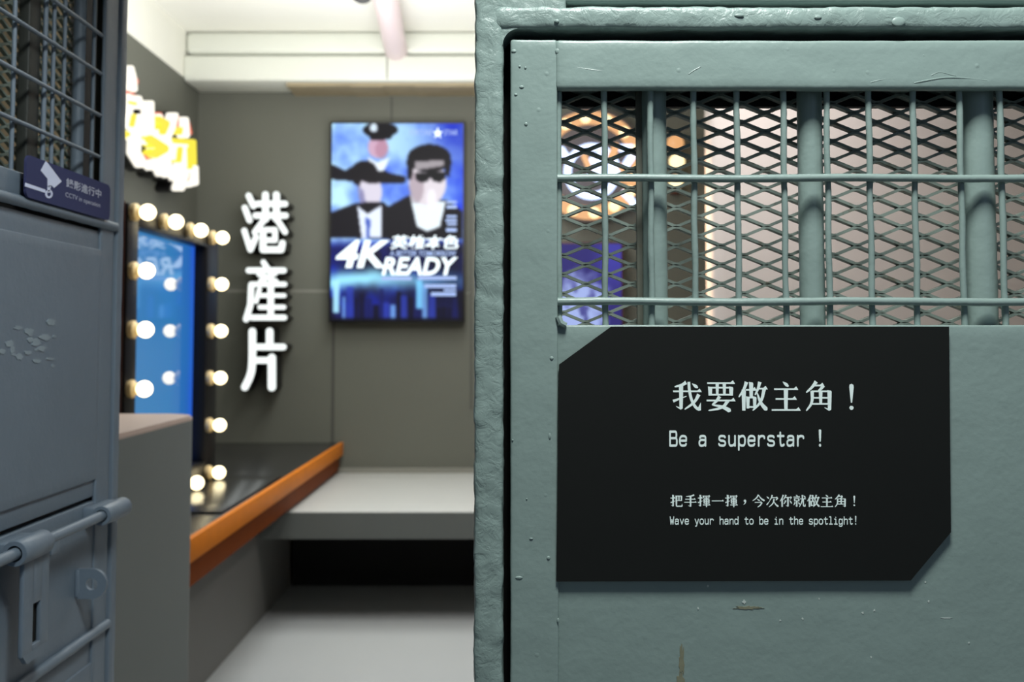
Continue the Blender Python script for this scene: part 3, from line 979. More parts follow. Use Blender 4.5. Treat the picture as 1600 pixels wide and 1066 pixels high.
# sliding bolt: a part of the gate
XR = .030
pr = lambda x, y: P(x, y, X=XG + XR)
a, b = pr(0, 884), pr(170, 795)
zr = (pr(20, 874).z + pr(160, 800).z) / 2
bolt = MB().tube([(XG + XR, yN - .02 + (pr(186, 790).y - yN + .02) * i / 40, zr) for i in range(41)], .0085, 18, wob=.0003).build('bolt', PL, lg, True)


def guide(ya, yb, R, name, capped=False):
    """thick collar around the rod on a foot welded to the sheet"""
    mb = MB()
    n = 28
    prof = [(ya, R * .62), (ya - .0, R * .95), (ya + .002, R), (yb - .004, R), (yb, R * .9), (yb, .0088 if not capped else .0)]
    v, f = [], []
    for (yy, r_) in prof:
        for k in range(n):
            t = 2 * PI * k / n
            v.append((XG + XR + r_ * math.cos(t), yy, zr + r_ * math.sin(t)))
    # inner bore
    v0 = len(v)
    for yy in (ya + .03, ya):
        for k in range(n):
            t = 2 * PI * k / n
            v.append((XG + XR + .62 * R * math.cos(t), yy, zr + .62 * R * math.sin(t)))
    for i in range(len(prof) - 1):
        for k in range(n):
            f.append([i * n + k, i * n + (k + 1) % n, (i + 1) * n + (k + 1) % n, (i + 1) * n + k])
    for k in range(n):
        f.append([v0 + k, v0 + (k + 1) % n, v0 + n + (k + 1) % n, v0 + n + k])
    mb.add(v, f)
    mb.gbox((XG - .004, ya + .004, zr - R * .75), (XG + XR - R * .7, yb - .003, zr + R * .75), step=.02, r=.003)
    return mb.build(name, PL, bolt, True)


guide(pr(22, 874).y, pr(68, 850).y, .0185, 'collar')
guide(pr(158, 800).y, pr(193, 788).y, .0170, 'collar', True)
# stop block and the slotted flap hanging from the rod
yl = pr(80, 850).y
MB().gbox((XG + .012, yl - .012, zr - .026), (XG + XR + .006, yl + .018, zr - .002), step=.01, r=.003).build('stop_block', PL, bolt, True)
XH = .036
ph = lambda x, y: P(x, y, X=XG + XH)
y0, y1_ = ph(36, 960).y, ph(76, 960).y
zA, zB = zr - .012, ph(54, 1030).z
s0, s1 = ph(52, 970).y, ph(63, 970).y
sA, sB = ph(57, 942).z, ph(57, 1004).z
t0, t1 = XG + XH - .007, XG + XH
mb = MB()
mb.gbox((t0, y0, zB + .012), (t1, s0, zA), step=.02, r=.002)
mb.gbox((t0, s1, zB + .012), (t1, y1_, zA), step=.02, r=.002)
mb.gbox((t0, s0 - .004, sA), (t1, s1 + .004, zA), step=.02, r=.0015)
mb.gbox((t0, s0 - .004, zB + .012), (t1, s1 + .004, sB), step=.02, r=.0015)
mb.prism([(t0, y0 + .001, zB + .015), (t0, y0 + .016, zB), (t0, y1_ - .016, zB), (t0, y1_ - .001, zB + .015)], (t1 - t0, 0, 0))
mb.build('slotted_flap', PL, bolt, True)
MB().box((t0 - .004, s0 - .006, sB - .004), (t0 - .001, s1 + .006, sA + .004)).build('slot_shade', WALL_DARK, bolt)  # black plate added behind the slot in place of its shade
# staple with a round eye, standing out from the sheet towards the room
ys_ = G(120, 913).y
cE = P(143, 913, Y=ys_)
rO = (P(166, 913, Y=ys_).x - cE.x)
rI = rO * .40
mb = MB()
outer, inner = [], []
nn = 40
for k in range(nn):
    t = 2 * PI * k / nn
    dx, dz = math.cos(t), math.sin(t)
    if dx < 0:                                  # squared towards the gate
        sc_ = min(1 / max(abs(dx), 1e-6) * 1.15, 1 / max(abs(dz), 1e-6), 1.5)
        px_, pz_ = dx * sc_ * rO, dz * sc_ * rO
    else:
        px_, pz_ = dx * rO, dz * rO
    outer.append((cE.x + px_, cE.z + pz_))
    inner.append((cE.x + dx * rI, cE.z + dz * rI))
T = .008
v = [(x, ys_, z) for x, z in outer] + [(x, ys_, z) for x, z in inner] + [(x, ys_ + T, z) for x, z in outer] + [(x, ys_ + T, z) for x, z in inner]
f = []
for k in range(nn):
    k2 = (k + 1) % nn
    f += [[k, k2, nn + k2, nn + k], [2 * nn + k, 3 * nn + k, 3 * nn + k2, 2 * nn + k2], [k, 2 * nn + k, 2 * nn + k2, k2], [nn + k, nn + k2, 3 * nn + k2, 3 * nn + k]]
mb.add(v, f)
mb.gbox((XG - .003, ys_ - .002, cE.z - rO * .9), (XG + .004, ys_ + T + .006, cE.z + rO * .95), step=.01, r=.002)
mb.build('staple', PL, lg, 30)

# ---------------------------------------------------------------- camera notice on the left gate
oS = .012
S_ = lambda x, y, o=0.0: P(x, y, X=XG + oS + o)
A_, B_, C_, D_ = S_(43, 243), S_(173.5, 289), S_(170.5, 347), S_(39.5, 305)
yA, yB = (A_.y + D_.y) / 2, (B_.y + C_.y) / 2
zT, zBt = (A_.z + B_.z) / 2, (C_.z + D_.z) / 2
cs_ = empty('notice_plate', (XG + oS, (yA + yB) / 2, zBt), 'small navy notice plate with white camera symbol on the left gate', 'sign')


def rrect(y0, y1, z0, z1, r, n=6):
    o = []
    for (cy, cz, t0) in ((y1 - r, z1 - r, 0), (y0 + r, z1 - r, 90), (y0 + r, z0 + r, 180), (y1 - r, z0 + r, 270)):
        for k in range(n + 1):
            t = math.radians(t0 + 90 * k / n)
            o.append((cy + r * math.cos(t), cz + r * math.sin(t)))
    return o


MB().prism([(XG + oS, y, z) for y, z in rrect(yA, yB, zBt, zT, .012)], (-.004, 0, 0)).build('plate', CCTV_PLATE, cs_)
MB().box((XG - .006, yA + .02, zBt + .012), (XG + oS - .004, yB - .02, zBt + .03)).build('bracket', PAINT_DARK, cs_)
z2p = lambda x, y: S_(30 + x * .1126, 235 + y * .1126, .0004)
mb = MB()
for poly in ([(370, 150), (300, 280), (395, 395), (395, 520), (440, 520), (440, 480), (485, 522), (545, 440)], [(400, 180), (370, 150), (545, 440), (485, 522), (590, 432)],
             [(88, 450), (82, 500), (365, 590), (365, 545)]):
    mb.prism([z2p(*q) for q in poly], (-.0006, 0, 0))
for p in polyband([(415 + 40 * math.cos(t * PI / 6), 605 + 48 * math.sin(t * PI / 6)) for t in range(12)], 26, 1, True):
    mb.prism([z2p(*q) for q in p], (-.0006, 0, 0))
for p in polyband([(415, 500), (412, 570)], 40):
    mb.prism([z2p(*q) for q in p], (-.0006, 0, 0))
mb.build('camera_symbol', CCTV_WHITE, cs_)
mb = MB()
ya_, yb_ = z2p(650, 480).y, z2p(1135, 660).y
zt_, zb_ = z2p(690, 390).z, z2p(690, 520).z
mb.add(*text_mesh('錄影進行中', lambda u, v: (XG + oS + .0006, ya_ + (yb_ - ya_) * u, zb_ + (zt_ - zb_) * v), bold=.012))
mb.build('lettering', CCTV_GREY, cs_)
mb = MB()
ya_, yb_ = z2p(640, 620).y, z2p(1122, 800).y
zt_, zb_ = z2p(650, 580).z, z2p(650, 665).z
mb.add(*text_mesh('CCTV in operation', lambda u, v: (XG + oS + .0006, ya_ + (yb_ - ya_) * u, zb_ + (zt_ - zb_) * v)))
mb.build('lettering', CCTV_GREY, cs_)

# ================================================================= ROOM THINGS
# grey block beside the gate
zk = P(250, 648, Y=3.34).z


def block_plan(z, g=0.0):
    x1, y1, r = -1.013 + g, 3.385 + g, .12
    arc = [(x1 - r + r * math.cos(math.radians(6 * k)), y1 - r + r * math.sin(math.radians(6 * k)), z) for k in range(16)]
    return [(-1.95, 2.46, z), (x1, 2.46, z)] + arc + [(-1.95, y1, z)]


blk = empty('partition_block', (-1.5, 2.9, 0), 'grey low partition block with pale top, between the left gate and the desk', 'partition')
MB().prism(block_plan(0), (0, 0, zk - .014)).build('body', BLOCKM, blk, True)
tag(MB().prism(block_plan(zk - .014), (0, 0, .008)).prism(block_plan(zk - .006, -.004), (0, 0, .006)).build('pale_top', TOPM, blk, True), 'pale pinkish beige top')  # top layer in a paler, warmer colour than the body

# desk
ZD = H - .68
desk = empty('dressing_desk', (-1.5, 5.0, 0), 'long black topped dressing desk with orange wooden edge under the bulb mirror', 'desk')
yd0 = 3.395
MB().gbox((XL + .002, yd0, ZD - .04), (-1.088, YB - .006, ZD), step=.3, r=.004).build('desk_top', DESK_BLACK, desk, True)
MB().gbox((-1.088, yd0, ZD - .078), (-1.066, YB - .006, ZD + .004), step=.3, r=.003).build('edge_board', ORANGE_WOOD, desk, True)
MB().gbox((-1.118, yd0, ZD - .176), (-1.092, YB - .006, ZD - .04), step=.3, r=.002).build('apron', BROWN_WOOD, desk, True)
MB().box((-1.29, yd0, 0), (-1.262, 5.955, ZD - .04)).build('front_panel', PANEL_GREY, desk)
MB().box((XL + .01, yd0, 0), (-1.29, yd0 + .03, ZD - .04)).build('side_panel', PANEL_GREY, desk)

# mirror with bulbs: a framed glossy screen
XF, XS = -1.42, -1.48
mir = empty('bulb_mirror', (-1.5, 4.38, ZD), 'black framed dressing mirror ringed with lit round bulbs, glowing blue, on the desk', 'mirror')
my0, my1, mz0, mz1 = 3.79, 4.97, ZD + .001, H + .497
iy0, iy1, iz0, iz1 = 3.90, 4.79, H - .58, H + .418
mb = MB()
mb.gbox((XF - .09, my0, mz0), (XF, iy0, mz1), step=.2, r=.004)
mb.gbox((XF - .09, iy1, mz0), (XF, my1, mz1), step=.2, r=.004)
mb.gbox((XF - .09, iy0 - .004, iz1), (XF, iy1 + .004, mz1), step=.2, r=.004)
mb.gbox((XF - .09, iy0 - .004, mz0), (XF, iy1 + .004, iz0), step=.2, r=.004)
mb.build('frame', FRAME_BLACK, mir, True)
MB().gbox((XF - .14, my0 - .006, mz0), (XF - .012, my0 + .002, mz1 + .006), step=.2, r=.002).build('side_board', CASING, mir, True)
MB().box((XF - .14, my0, mz0), (XF - .088, my1, mz1)).build('back_board', CASING, mir)
MB().box((XS - .01, iy0 - .002, iz0 - .002), (XS, iy1 + .002, iz1 + .002)).build('screen', SCREEN, mir)
MB().gbox((XF + .002, 3.97, ZD + .0005), (-1.105, 5.0, ZD + .009), step=.2, r=.003).build('base_plate', DESK_BLACK, mir, True)
XBU = -1.36
ys4 = [3.824, 4.150, 4.487, 4.825]
zs6 = [H + .465 - .2202 * k for k in range(6)]
spots = [(y, z) for y in ys4 for z in zs6 if y in (ys4[0], ys4[3]) or z in (zs6[0], zs6[5])]
bulb0 = sock0 = None
for (y, z) in spots:
    if bulb0 is None:
        bulb0 = MB().sphere((0, 0, 0), .0300, 24, 16).build('bulb', BULB, None, True)
        bulb0.parent = mir
        n = 24
        prof = [(-.060, .030), (-.052, .034), (-.040, .034), (-.034, .026), (-.026, .020)]
        v = [(x, r * math.cos(2 * PI * k / n), r * math.sin(2 * PI * k / n)) for x, r in prof for k in range(n)]
        f = [[i * n + k, i * n + (k + 1) % n, (i + 1) * n + (k + 1) % n, (i + 1) * n + k] for i in range(len(prof) - 1) for k in range(n)]
        sock0 = MB().add(v, f).build('socket', SOCKET, None, True)
        sock0.parent = bulb0
        bb, ss = bulb0, sock0
    else:
        bb = bulb0.copy()
        COL.objects.link(bb)
        bb.parent = mir
        ss = sock0.copy()
        COL.objects.link(ss)
        ss.parent = bb
    bb.location = Vector((XBU, y, z)) - mir.location

# ---------------------------------------------------------------- white letters on the back wall
YW = YB - .19


def zoom4(x, y):
    return P(360 + x * .338, 280 + y * .338, Y=YW)


WALL_CH = [
    ('港', [([(84, 76), (106, 124)], 27), ([(66, 132), (88, 190)], 27), ([(64, 238), (92, 326), (118, 268)], 26), ([(162, 72), (162, 184)], 31), ([(212, 72), (212, 184)], 31), ([(124, 114), (252, 114)], 28), ([(116, 168), (254, 168)], 28),
            ([(158, 184), (112, 246)], 26), ([(214, 184), (252, 244)], 26), ([(158, 234), (206, 234), (206, 282), (152, 282)], 24), ([(150, 240), (150, 326), (234, 326), (240, 296)], 30)]),
    ('產', [([(152, 384), (172, 414)], 24), ([(84, 422), (246, 422)], 27), ([(206, 436), (140, 470)], 22), ([(132, 440), (210, 472)], 22), ([(96, 486), (250, 486)], 23), ([(96, 490), (92, 580), (72, 648)], 27), ([(134, 508), (118, 566)], 20),
            ([(138, 538), (248, 538)], 20), ([(136, 592), (246, 592)], 22), ([(98, 640), (248, 640)], 26), ([(186, 500), (186, 640)], 28)]),
    ('片', [([(101, 704), (101, 860), (92, 910), (66, 962)], 33), ([(181, 704), (181, 775)], 33), ([(101, 776), (244, 776)], 29), ([(101, 838), (190, 838)], 29), ([(191, 826), (191, 962)], 36)]),
]
names3 = ('top white letter of the vertical row on the back wall', 'middle white letter of the vertical row on the back wall', 'bottom white letter of the vertical row on the back wall')
for (ch, st), lab in zip(WALL_CH, names3):
    c = zoom4(160, {'港': 200, '產': 520, '片': 830}[ch])
    t = empty('illuminated_letter', c, 'lit ' + lab, 'letter sign', 'vertical white letters')
    face, back = MB(), MB()
    for pts, w_ in st:
        sm = 1 if ch == '片' and len(pts) == 4 else 0
        pl = polyband(pts, w_, 2 if sm else 0)
        raised(face, pl, zoom4, (0, .006, 0))
        raised(back, [[(x, y) for x, y in q] for q in polyband(pts, w_ - .5, 2 if sm else 0)], lambda x, y: P(360 + x * .338, 280 + y * .338, Y=YW) + Vector((0, .006, 0)), (0, .183, 0))
    face.build('lit_face', LETTER_WHITE, t)
    tag(back.build('black_return', BLACK_M, t), 'black sides of the letter')

# ---------------------------------------------------------------- neon letters on the left wall
XN = XL + .14


def zoomN(x, y, X=XN):
    return P(180 + x * .2063, 90 + y * .2063, X=X)


NEON = [
    ('first', 'nearest lit red and yellow neon letter on the left wall, half behind the gate',
     [([(58, 78), (44, 240)], 40), ([(132, 80), (150, 150), (158, 240)], 46), ([(40, 150), (150, 170)], 24), ([(36, 300), (190, 310), (205, 370)], 48), ([(110, 300), (115, 440), (125, 510)], 60), ([(40, 540), (100, 580), (50, 622)], 46)],
     [([(150, 110), (190, 180), (160, 260)], 40), ([(190, 300), (215, 370)], 34), ([(24, 280), (40, 330)], 40)],
     [([(110, 340), (150, 350)], 26), ([(140, 440), (125, 510)], 40), ([(36, 545), (95, 580), (50, 610)], 34)]),
    ('second', 'middle lit red and yellow neon letter on the left wall',
     [([(200, 450), (185, 600), (182, 720), (238, 812)], 50), ([(285, 345), (288, 540), (240, 640)], 44), ([(330, 560), (320, 690)], 34), ([(350, 440), (392, 520), (370, 600), (385, 690)], 30), ([(285, 790), (312, 835)], 42), ([(345, 780), (390, 880)], 46)],
     [([(310, 380), (320, 440)], 28), ([(370, 430), (408, 510)], 30), ([(225, 750), (290, 770)], 40), ([(400, 830), (400, 880)], 26)],
     [([(330, 470), (385, 500), (360, 560)], 62), ([(260, 620), (370, 690), (300, 730)], 80)]),
    ('third', 'farthest lit red and yellow neon letter on the left wall, next to the corner',
     [([(470, 435), (445, 540), (412, 610), (430, 690), (410, 760), (435, 890)], 42), ([(545, 470), (552, 590)], 46), ([(470, 640), (470, 760)], 34), ([(535, 660), (525, 850)], 50), ([(480, 840), (490, 915)], 40), ([(545, 880), (512, 992)], 44), ([(615, 835), (618, 950), (560, 965)], 42), ([(430, 640), (590, 640)], 34)],
     [([(500, 450), (500, 520)], 24), ([(575, 490), (595, 570)], 30), ([(640, 850), (640, 950)], 26), ([(580, 880), (570, 930)], 26)],
     [([(495, 540), (490, 570)], 36), ([(450, 630), (590, 640)], 50), ([(590, 640), (595, 800)], 44), ([(490, 690), (480, 780)], 40), ([(560, 690), (565, 830)], 36)]),
]
for nm, lab, wh, rd, ye in NEON:
    c = zoomN(*wh[0][0][0])
    t = empty('neon_letter', c, lab, 'neon sign', 'neon letters on the left wall')
    mb = MB()
    for s, w_ in wh + rd + ye:
        raised(mb, polyband(s, w_ + 16, 0), lambda x, y: zoomN(x, y) + Vector((-.05, 0, 0)), (-.088, 0, 0))
    tag(mb.build('backing', BLACK_M, t), 'black backing')
    for s_list, m, nam, o1, d1 in ((rd, NEON_RED, 'red_tube', -.022, .02), (wh, NEON_WHITE, 'white_tube', -.006, .022), (ye, NEON_YELLOW, 'yellow_face', .004, .02)):
        for i, (s, w_) in enumerate(s_list):
            mb = MB()
            raised(mb, polyband(s, w_ * (.9 if nam == 'white_tube' else .8 if nam == 'yellow_face' else 1.05), 0), lambda x, y: zoomN(x, y) + Vector((o1 + .0007 * i, 0, 0)), (-d1 - .03, 0, 0))
            mb.build(nam, m, t)

# ---------------------------------------------------------------- backlit posters
def fbm(u, v, s, seed):
    return noise.fractal(Vector((u * s, v * s, seed)), 1.0, 2.0, 4)


def sstep(a, b, x):
    t = np.clip((x - a) / (b - a), 0, 1)
    return t * t * (3 - 2 * t)


def poster(name, corner, Yp, nx, ny, paint, parent, strength, size):
    """flat print as a fine grid with its own colours; corner = upper left, size = (w, h)"""
    us, vs = np.linspace(0, 1, nx), np.linspace(0, 1, ny)
    U, V = np.meshgrid(us, vs)
    colr = paint(U, V)
    verts = [(corner.x + size[0] * u, Yp, corner.z - size[1] * v) for v in vs for u in us]
    faces = [[j * nx + i, (j + 1) * nx + i, (j + 1) * nx + i + 1, j * nx + i + 1] for j in range(ny - 1) for i in range(nx - 1)]
    o = MB().add(verts, faces).build(name, print_mat(name + '_print', strength), parent)
    at = o.data.attributes.new('print', 'FLOAT_COLOR', 'POINT')
    lc = np.ones((nx * ny, 4), dtype=np.float32)
    c = np.clip(colr.reshape(-1, 3), 0, 255) / 255
    lc[:, :3] = np.where(c <= .04045, c / 12.92, ((c + .055) / 1.055) ** 2.4)
    at.data.foreach_set('color', lc.ravel())
    return o


def in_poly(U, V, pts):
    ins = np.zeros(U.shape, bool)
    n = len(pts)
    for i in range(n):
        x0, y0 = pts[i]
        x1, y1 = pts[(i + 1) % n]
        c = ((y0 > V) != (y1 > V)) & (U < (x1 - x0) * (V - y0) / ((y1 - y0) or 1e-9) + x0)
        ins ^= c
    return ins


def paint_film(U, V):
    """blue clouds over a skyline with three plain dark-suited figures"""
    Xz, Yz = 60 + U * 605, 68 + V * 917                    # drawing units
    nz1 = np.array([[fbm(u, v * 1.5, 3.0, 2.2) for u in U[0]] for v in V[:, 0]])
    nz2 = np.array([[fbm(u, v * 1.5, 7.0, 8.1) for u in U[0]] for v in V[:, 0]])
    k = np.clip(.5 + .95 * nz1 + .35 * nz2, 0, 1)
    left = np.clip(1.12 - U * .95, 0, 1)
    k = np.clip(k * .55 + left * .55, 0, 1)[..., None]
    A, B = np.array((34, 70, 226.)), np.array((206, 242, 255.))
    C = A * (1 - k) + B * k
    up = sstep(.34, .05, V)[..., None] * sstep(.55, 1, U)[..., None]
    C = C * (1 - up * .55) + np.array((46, 64, 190.)) * up * .55

    def put(mask, col, soft=1.0):
        nonlocal C
        m = (mask.astype(float) * soft)[..., None]
        C = C * (1 - m) + np.array(col, float) * m

    def ell(cx, cy, rx, ry):
        return ((Xz - cx) / rx) ** 2 + ((Yz - cy) / ry) ** 2 < 1

    def pol(*pts):
        return in_poly(Xz, Yz, pts)
    # figure in a peaked cap
    put(pol((66, 262), (120, 290), (205, 244), (250, 240), (320, 300), (400, 318), (400, 345), (300, 350), (60, 330), (60, 262)), (34, 30, 40))
    put(ell(272, 178, 47, 52), (216, 186, 206))
    put(ell(290, 190, 30, 44), (186, 140, 160), .5)
    put(pol((225, 225), (270, 250), (330, 225), (300, 290), (270, 300), (240, 280)), (240, 248, 255))
    put(ell(282, 98, 80, 36), (30, 28, 36))
    put(pol((226, 110), (345, 110), (330, 142), (240, 146)), (26, 24, 32))
    put(ell(252, 88, 19, 22), (225, 238, 248))
    # figure at the left
    put(ell(210, 305, 62, 62), (34, 28, 36))
    put(ell(238, 390, 54, 84), (226, 222, 234))
    put(pol((184, 400), (208, 380), (222, 470), (196, 450)), (170, 160, 190), .6)
    put(ell(250, 318, 56, 30), (34, 28, 36))
    put(pol((175, 350), (205, 380), (225, 470), (190, 440)), (150, 150, 190), .7)
    put(pol((56, 486), (175, 440), (300, 438), (360, 500), (360, 610), (56, 600)), (30, 26, 38))
    put(pol((178, 450), (226, 490), (290, 450), (292, 600), (200, 606)), (236, 244, 255))
    put(pol((218, 505), (240, 520), (236, 600), (222, 600)), (60, 90, 190), .8)
    # figure at the right
    put(pol((300, 470), (415, 405), (590, 430), (662, 480), (662, 606), (320, 606)), (28, 25, 36))
    put(pol((418, 398), (470, 440), (588, 430), (560, 552), (500, 575), (452, 550)), (240, 250, 255))
    put(ell(502, 345, 86, 108), (232, 226, 232))
    put(ell(450, 370, 34, 74), (176, 160, 170), .6)
    put(ell(508, 232, 100, 66), (32, 28, 34))
    put(pol((406, 240), (440, 240), (428, 330), (410, 330)), (32, 28, 34))
    put(pol((578, 230), (612, 240), (600, 320), (582, 300)), (32, 28, 34))
    put(pol((440, 246), (580, 238), (580, 268), (440, 290)), (228, 222, 226), .75)
    put(pol((446, 300), (582, 296), (582, 326), (560, 344), (528, 336), (514, 318), (500, 338), (470, 346), (448, 328)), (24, 22, 28))
    put(ell(520, 420, 22, 46), (248, 246, 252), .8)
    # lower field and skyline
    low = sstep(590, 660, Yz)
    n2 = np.clip(.5 + nz1 * .8 + nz2 * .3, 0, 1)[..., None]
    D = np.array((24, 22, 48.)) * (1 - n2) + np.array((30, 58, 210.)) * n2
    D = D * (1 - .5 * sstep(.25, .9, U)[..., None])
    C = C * (1 - low[..., None]) + D * low[..., None]
    glow = np.exp(-((Yz - 800 - 20 * nz1) / 44) ** 2)[..., None] * np.clip(1.25 - U * .9, 0, 1)[..., None]
    C = C * (1 - glow) + np.array((176, 236, 255.)) * glow
    rnd = random.Random(11)
    bot = sstep(830, 960, Yz)
    C = C * (1 - bot[..., None] * .7) + np.array((60, 62, 130.)) * bot[..., None] * .7
    x = 58
    while x < 668:
        w_ = rnd.uniform(14, 44)
        h = rnd.uniform(815, 930)
        cl = rnd.choice(((26, 24, 44), (40, 46, 110), (70, 90, 190), (30, 28, 60), (150, 200, 250)))
        put((Xz > x) & (Xz < x + w_ * .85) & (Yz > h), cl, .8)
        x += w_
    put((Xz > 72) & (Xz < 102) & (Yz > 800) & (Yz < 950), (190, 240, 255), .95)
    put((Xz > 452) & (Xz < 480) & (Yz > 800) & (Yz < 930), (150, 220, 255), .9)
    put(Yz > 975, (24, 24, 40), .8)
    for _ in range(2):                                     # soft edges of an airbrushed print
        Q = np.pad(C, ((1, 1), (1, 1), (0, 0)), mode='edge')
        C = (Q[:-2, 1:-1] + Q[2:, 1:-1] + Q[1:-1, :-2] + Q[1:-1, 2:] + 2 * Q[1:-1, 1:-1]) / 6
    return 255 * (np.clip(C, 0, 255) / 255) ** 1.35


YP = YB - .09
pa, pb = P(519, 193, Y=YP), P(723, 501, Y=YP)
pw, phh = pb.x - pa.x, pa.z - pb.z
ps = empty('poster_lightbox', ((pa.x + pb.x) / 2, YB, pb.z), 'large backlit blue film poster light box on the back wall', 'poster')
MB().gbox((pa.x - .012, YP + .002, pb.z - .012), (pb.x + .012, YB - .006, pa.z + .012), step=.3, r=.004).build('box', BLACK_M, ps, True)
poster('print_panel', pa, YP, 130, 196, paint_film, ps, 1.15, (pw, phh))
PRW = emit('lit_white_lettering', (236, 250, 255), 1.5)
PRB = emit('lit_pale_lettering', (170, 196, 250), 1.0)


def pz(x, y, o=.002):
    """poster drawing units -> point on the print"""
    return Vector((pa.x + pw * (x - 60) / 605, YP - o, pa.z - phh * (y - 68) / 917))


def pline(name, body, x0, x1, y0, y1, m, shear=0, bold=0, slope=0):
    mp = lambda u, v: pz(x0 + (x1 - x0) * u, y1 + (y0 - y1) * v + slope * u)
    vs, fs = text_mesh(body, mp, shear, bold)
    return MB().add(vs, fs).build(name, m, ps)


pline('title_lettering', '4K', 82, 330, 612, 742, PRW, .25, .03)
pline('title_lettering', 'READY', 293, 642, 692, 776, PRW, .25, .03)
pline('title_lettering', '英雄本色', 332, 646, 590, 655, PRW, .15, .022)
pline('subtitle_lettering', 'A BETTER TOMORROW', 330, 635, 662, 688, PRB, .1, .02)
pline('logo_lettering', 'FORTUNE', 416, 522, 98, 124, PRB, .15, .01)
pline('logo_star', '★', 524, 572, 84, 138, PRW)
pline('logo_lettering', 'STAR', 576, 638, 98, 124, PRB, .15, .01)
# rows of small print too fine to read, as thin bars
for x0, x1, y0, y1 in ((292, 430, 783, 799), (460, 636, 781, 797), (490, 634, 818, 834), (578, 634, 840, 850), (520, 634, 855, 872),
                       (588, 636, 432, 442), (590, 636, 452, 466), (590, 636, 498, 508), (586, 636, 516, 528), (592, 636, 534, 544), (588, 636, 558, 574)):
    MB().prism([pz(x0, y0), pz(x1, y0), pz(x1, y1), pz(x0, y1)], (0, .001, 0)).build('print_line', PRB, ps)


def paint_blue(U, V):
    nz = np.array([[fbm(u, v * 1.6, 4.0, 5.5) for u in U[0]] for v in V[:, 0]])
    n2 = np.array([[fbm(u, v * 1.6, 9.0, 1.5) for u in U[0]] for v in V[:, 0]])
    C = np.zeros(U.shape + (3,)) + np.array((52, 48, 118.))
    d = ((U - .58) / .30) ** 2 + ((V - .52) / .36) ** 2 + .5 * nz
    k = sstep(1.1, .55, d)[..., None]
    C = C * (1 - k) + np.array((170, 188, 244.)) * k
    k2 = (sstep(.15, .5, n2) * sstep(1.0, .4, d))[..., None]
    C = C * (1 - k2 * .75) + np.array((52, 48, 124.)) * k2 * .75
    g = sstep(.62, .9, U)[..., None] * sstep(.5, .1, V)[..., None]
    return C * (1 - g * .5) + np.array((84, 84, 214.)) * g * .5


qa, qb = P(826, 381, Y=YP), P(972, 590, Y=YP)
p2 = empty('poster_lightbox', ((qa.x + qb.x) / 2, YB, qb.z), 'indigo backlit poster with pale blotchy shape, seen through the gate mesh below the amber ring', 'poster')
MB().gbox((qa.x - .012, YP + .002, qb.z - .012), (qb.x + .012, YB - .006, qa.z + .012), step=.3, r=.004).build('box', CASING, p2, True)
poster('picture_panel', qa, YP, 60, 86, paint_blue, p2, .95, (qb.x - qa.x, qa.z - qb.z))

# ---------------------------------------------------------------- round lit sign behind the mesh
YR = YB - .10
rz = lambda x, y, o=0.0: P(870 + x * .178, 160 + y * .178, Y=YR - o)
rs = empty('round_sign', rz(290, 552) + Vector((0, .1, 0)), 'round black sign with glowing amber rim and blue white centre, seen through the gate mesh', 'sign')


def disc(cx, cy, r, n=48, r2=None):
    return [(cx + r * math.cos(2 * PI * k / n), cy + (r2 or r) * math.sin(2 * PI * k / n)) for k in range(n)]


MB().prism([rz(x, y) for x, y in disc(290, 552, 500)], (0, .098, 0)).build('case', FRAME_GREY, rs)
mb = MB()
raised(mb, polyband(disc(290, 552, 420, 40), 118, 1, True), lambda x, y: rz(x, y, .012), (0, .011, 0))
mb.build('amber_rim', RING_WARM, rs)
first = None
for k in range(14):
    t = 2 * PI * (k + .3) / 14
    c = rz(290 + 420 * math.cos(t), 552 + 420 * math.sin(t), .03)
    if first is None:
        first = MB().sphere((0, 0, 0), .035, 16, 10).build('bulb', AMBER_BULB, None, True)
        o = first
    else:
        o = first.copy()
        COL.objects.link(o)
    o.parent = rs
    o.location = c - rs.location
mb = MB()
raised(mb, polyband(disc(310, 605, 215, 30), 66, 1, True), lambda x, y: rz(x, y, .02), (0, .019, 0))
for s, w_ in (([(560, 400), (660, 400)], 62), ([(660, 470), (600, 560)], 70), ([(600, 800), (680, 900)], 70), ([(40, 420), (80, 480)], 70)):
    raised(mb, polyband(s, w_), lambda x, y: rz(x, y, .022), (0, .02, 0))
raised(mb, [disc(390, 570, 130, 32)], lambda x, y: rz(x, y, .016), (0, .015, 0))
mb.build('blue_white_tubes', NEON_BLUE, rs)
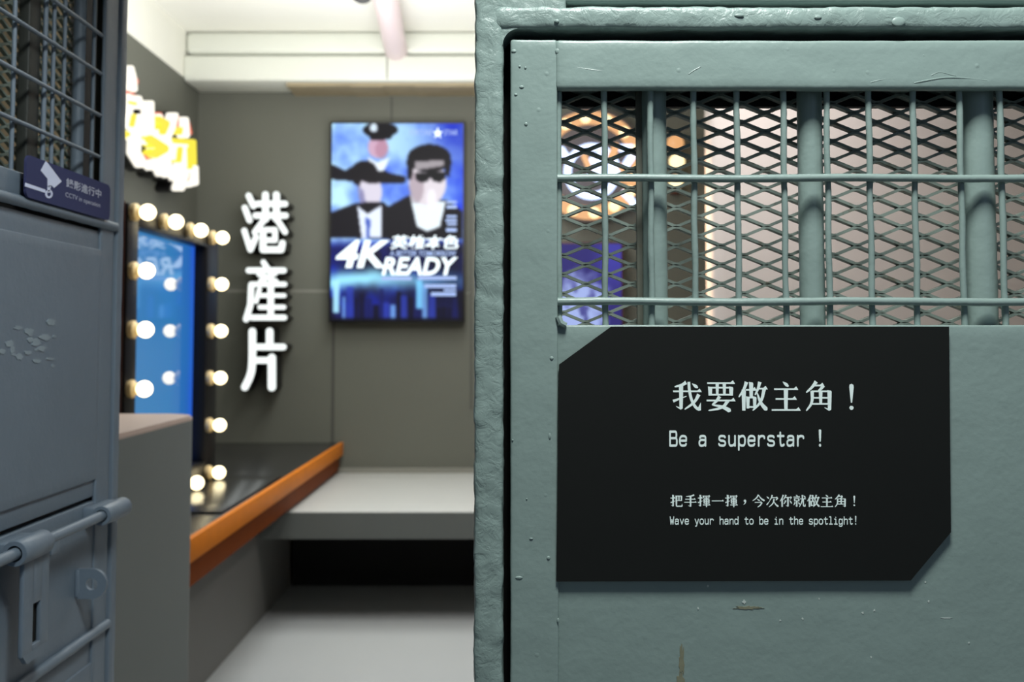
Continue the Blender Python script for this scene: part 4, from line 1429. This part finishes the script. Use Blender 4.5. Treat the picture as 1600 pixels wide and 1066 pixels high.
for s, w_ in (([(240, 470), (290, 580)], 52), ([(520, 390), (470, 500)], 70), ([(560, 560), (600, 620)], 56), ([(560, 690), (690, 700)], 34), ([(560, 840), (620, 900)], 50)):
    mb = MB()
    raised(mb, polyband(s, w_), lambda x, y: rz(x, y, .03), (0, .012, 0))
    mb.build('orange_stripe', NEON_ORANGE, rs)

# small amber bulbs on a strip right of the round sign
bs = empty('bulb_strip', rz(1045, 560) + Vector((0, .1, 0)), 'short upright strip of amber bulbs right of the round sign, seen through the mesh', 'lamp')
a, b = rz(1010, 330, -.02), rz(1085, 800, -.02)
MB().gbox((a.x, YB - .075, b.z), (b.x, YB - .002, a.z), step=.3, r=.004).build('strip', CASING, bs, True)
for (x, y, r_, m) in ((1040, 360, .055, RING_WARM), (1055, 520, .050, AMBER_BULB), (1045, 700, .045, AMBER_BULB)):
    MB().sphere(rz(x, y, .02), r_, 18, 12).build('bulb', m, bs, True)

# ---------------------------------------------------------------- pipe, spotlight, conduit near the ceiling
a, b = P(619, 80, Y=6.30), P(603, 0, Y=5.55)
d = (b - a)
pts = [a + d * (-.05 + .16 * i) for i in range(10)]
pts = [Vector((p.x, p.y, min(p.z, ZC - .05))) for p in pts]
o = MB().tube(pts, .070, 24).build('ceiling_pipe', PIPE_PINK, None, True)
centre_origin(o)
tag(o, 'fat pinkish white pipe running under the ceiling to the back wall', 'pipe')
c = P(566, -12, Y=4.9)
sp = empty('spotlight', (c.x, c.y, ZC), 'black ceiling spotlight just showing at the top edge left of the pipe', 'lamp')
MB().tube([c + Vector((0, .05, .08)), c + Vector((0, 0, .0)), c + Vector((0, -.015, -.02))], [.055, .055, .05], 24).build('lamp_head', BLACK_M, sp, True)
MB().tube([c + Vector((0, .05, .08)), Vector((c.x, c.y + .06, ZC))], .012, 10).build('stem', BLACK_M, sp, True)
q = [P(648, -20, Y=6.0), P(656, 14, Y=6.15), P(659, 28, Y=6.2), P(648, 32, Y=6.25), P(640, 36, Y=6.27), P(638, 42, Y=6.29)]
o = MB().tube([Vector(p) for p in smooth_pts([tuple(v) for v in q], 2)], .006, 8).build('ceiling_cable', SEAM_LIGHT, None, True)
centre_origin(o)
tag(o, 'thin grey cable hanging under the ceiling right of the pipe', 'cable')
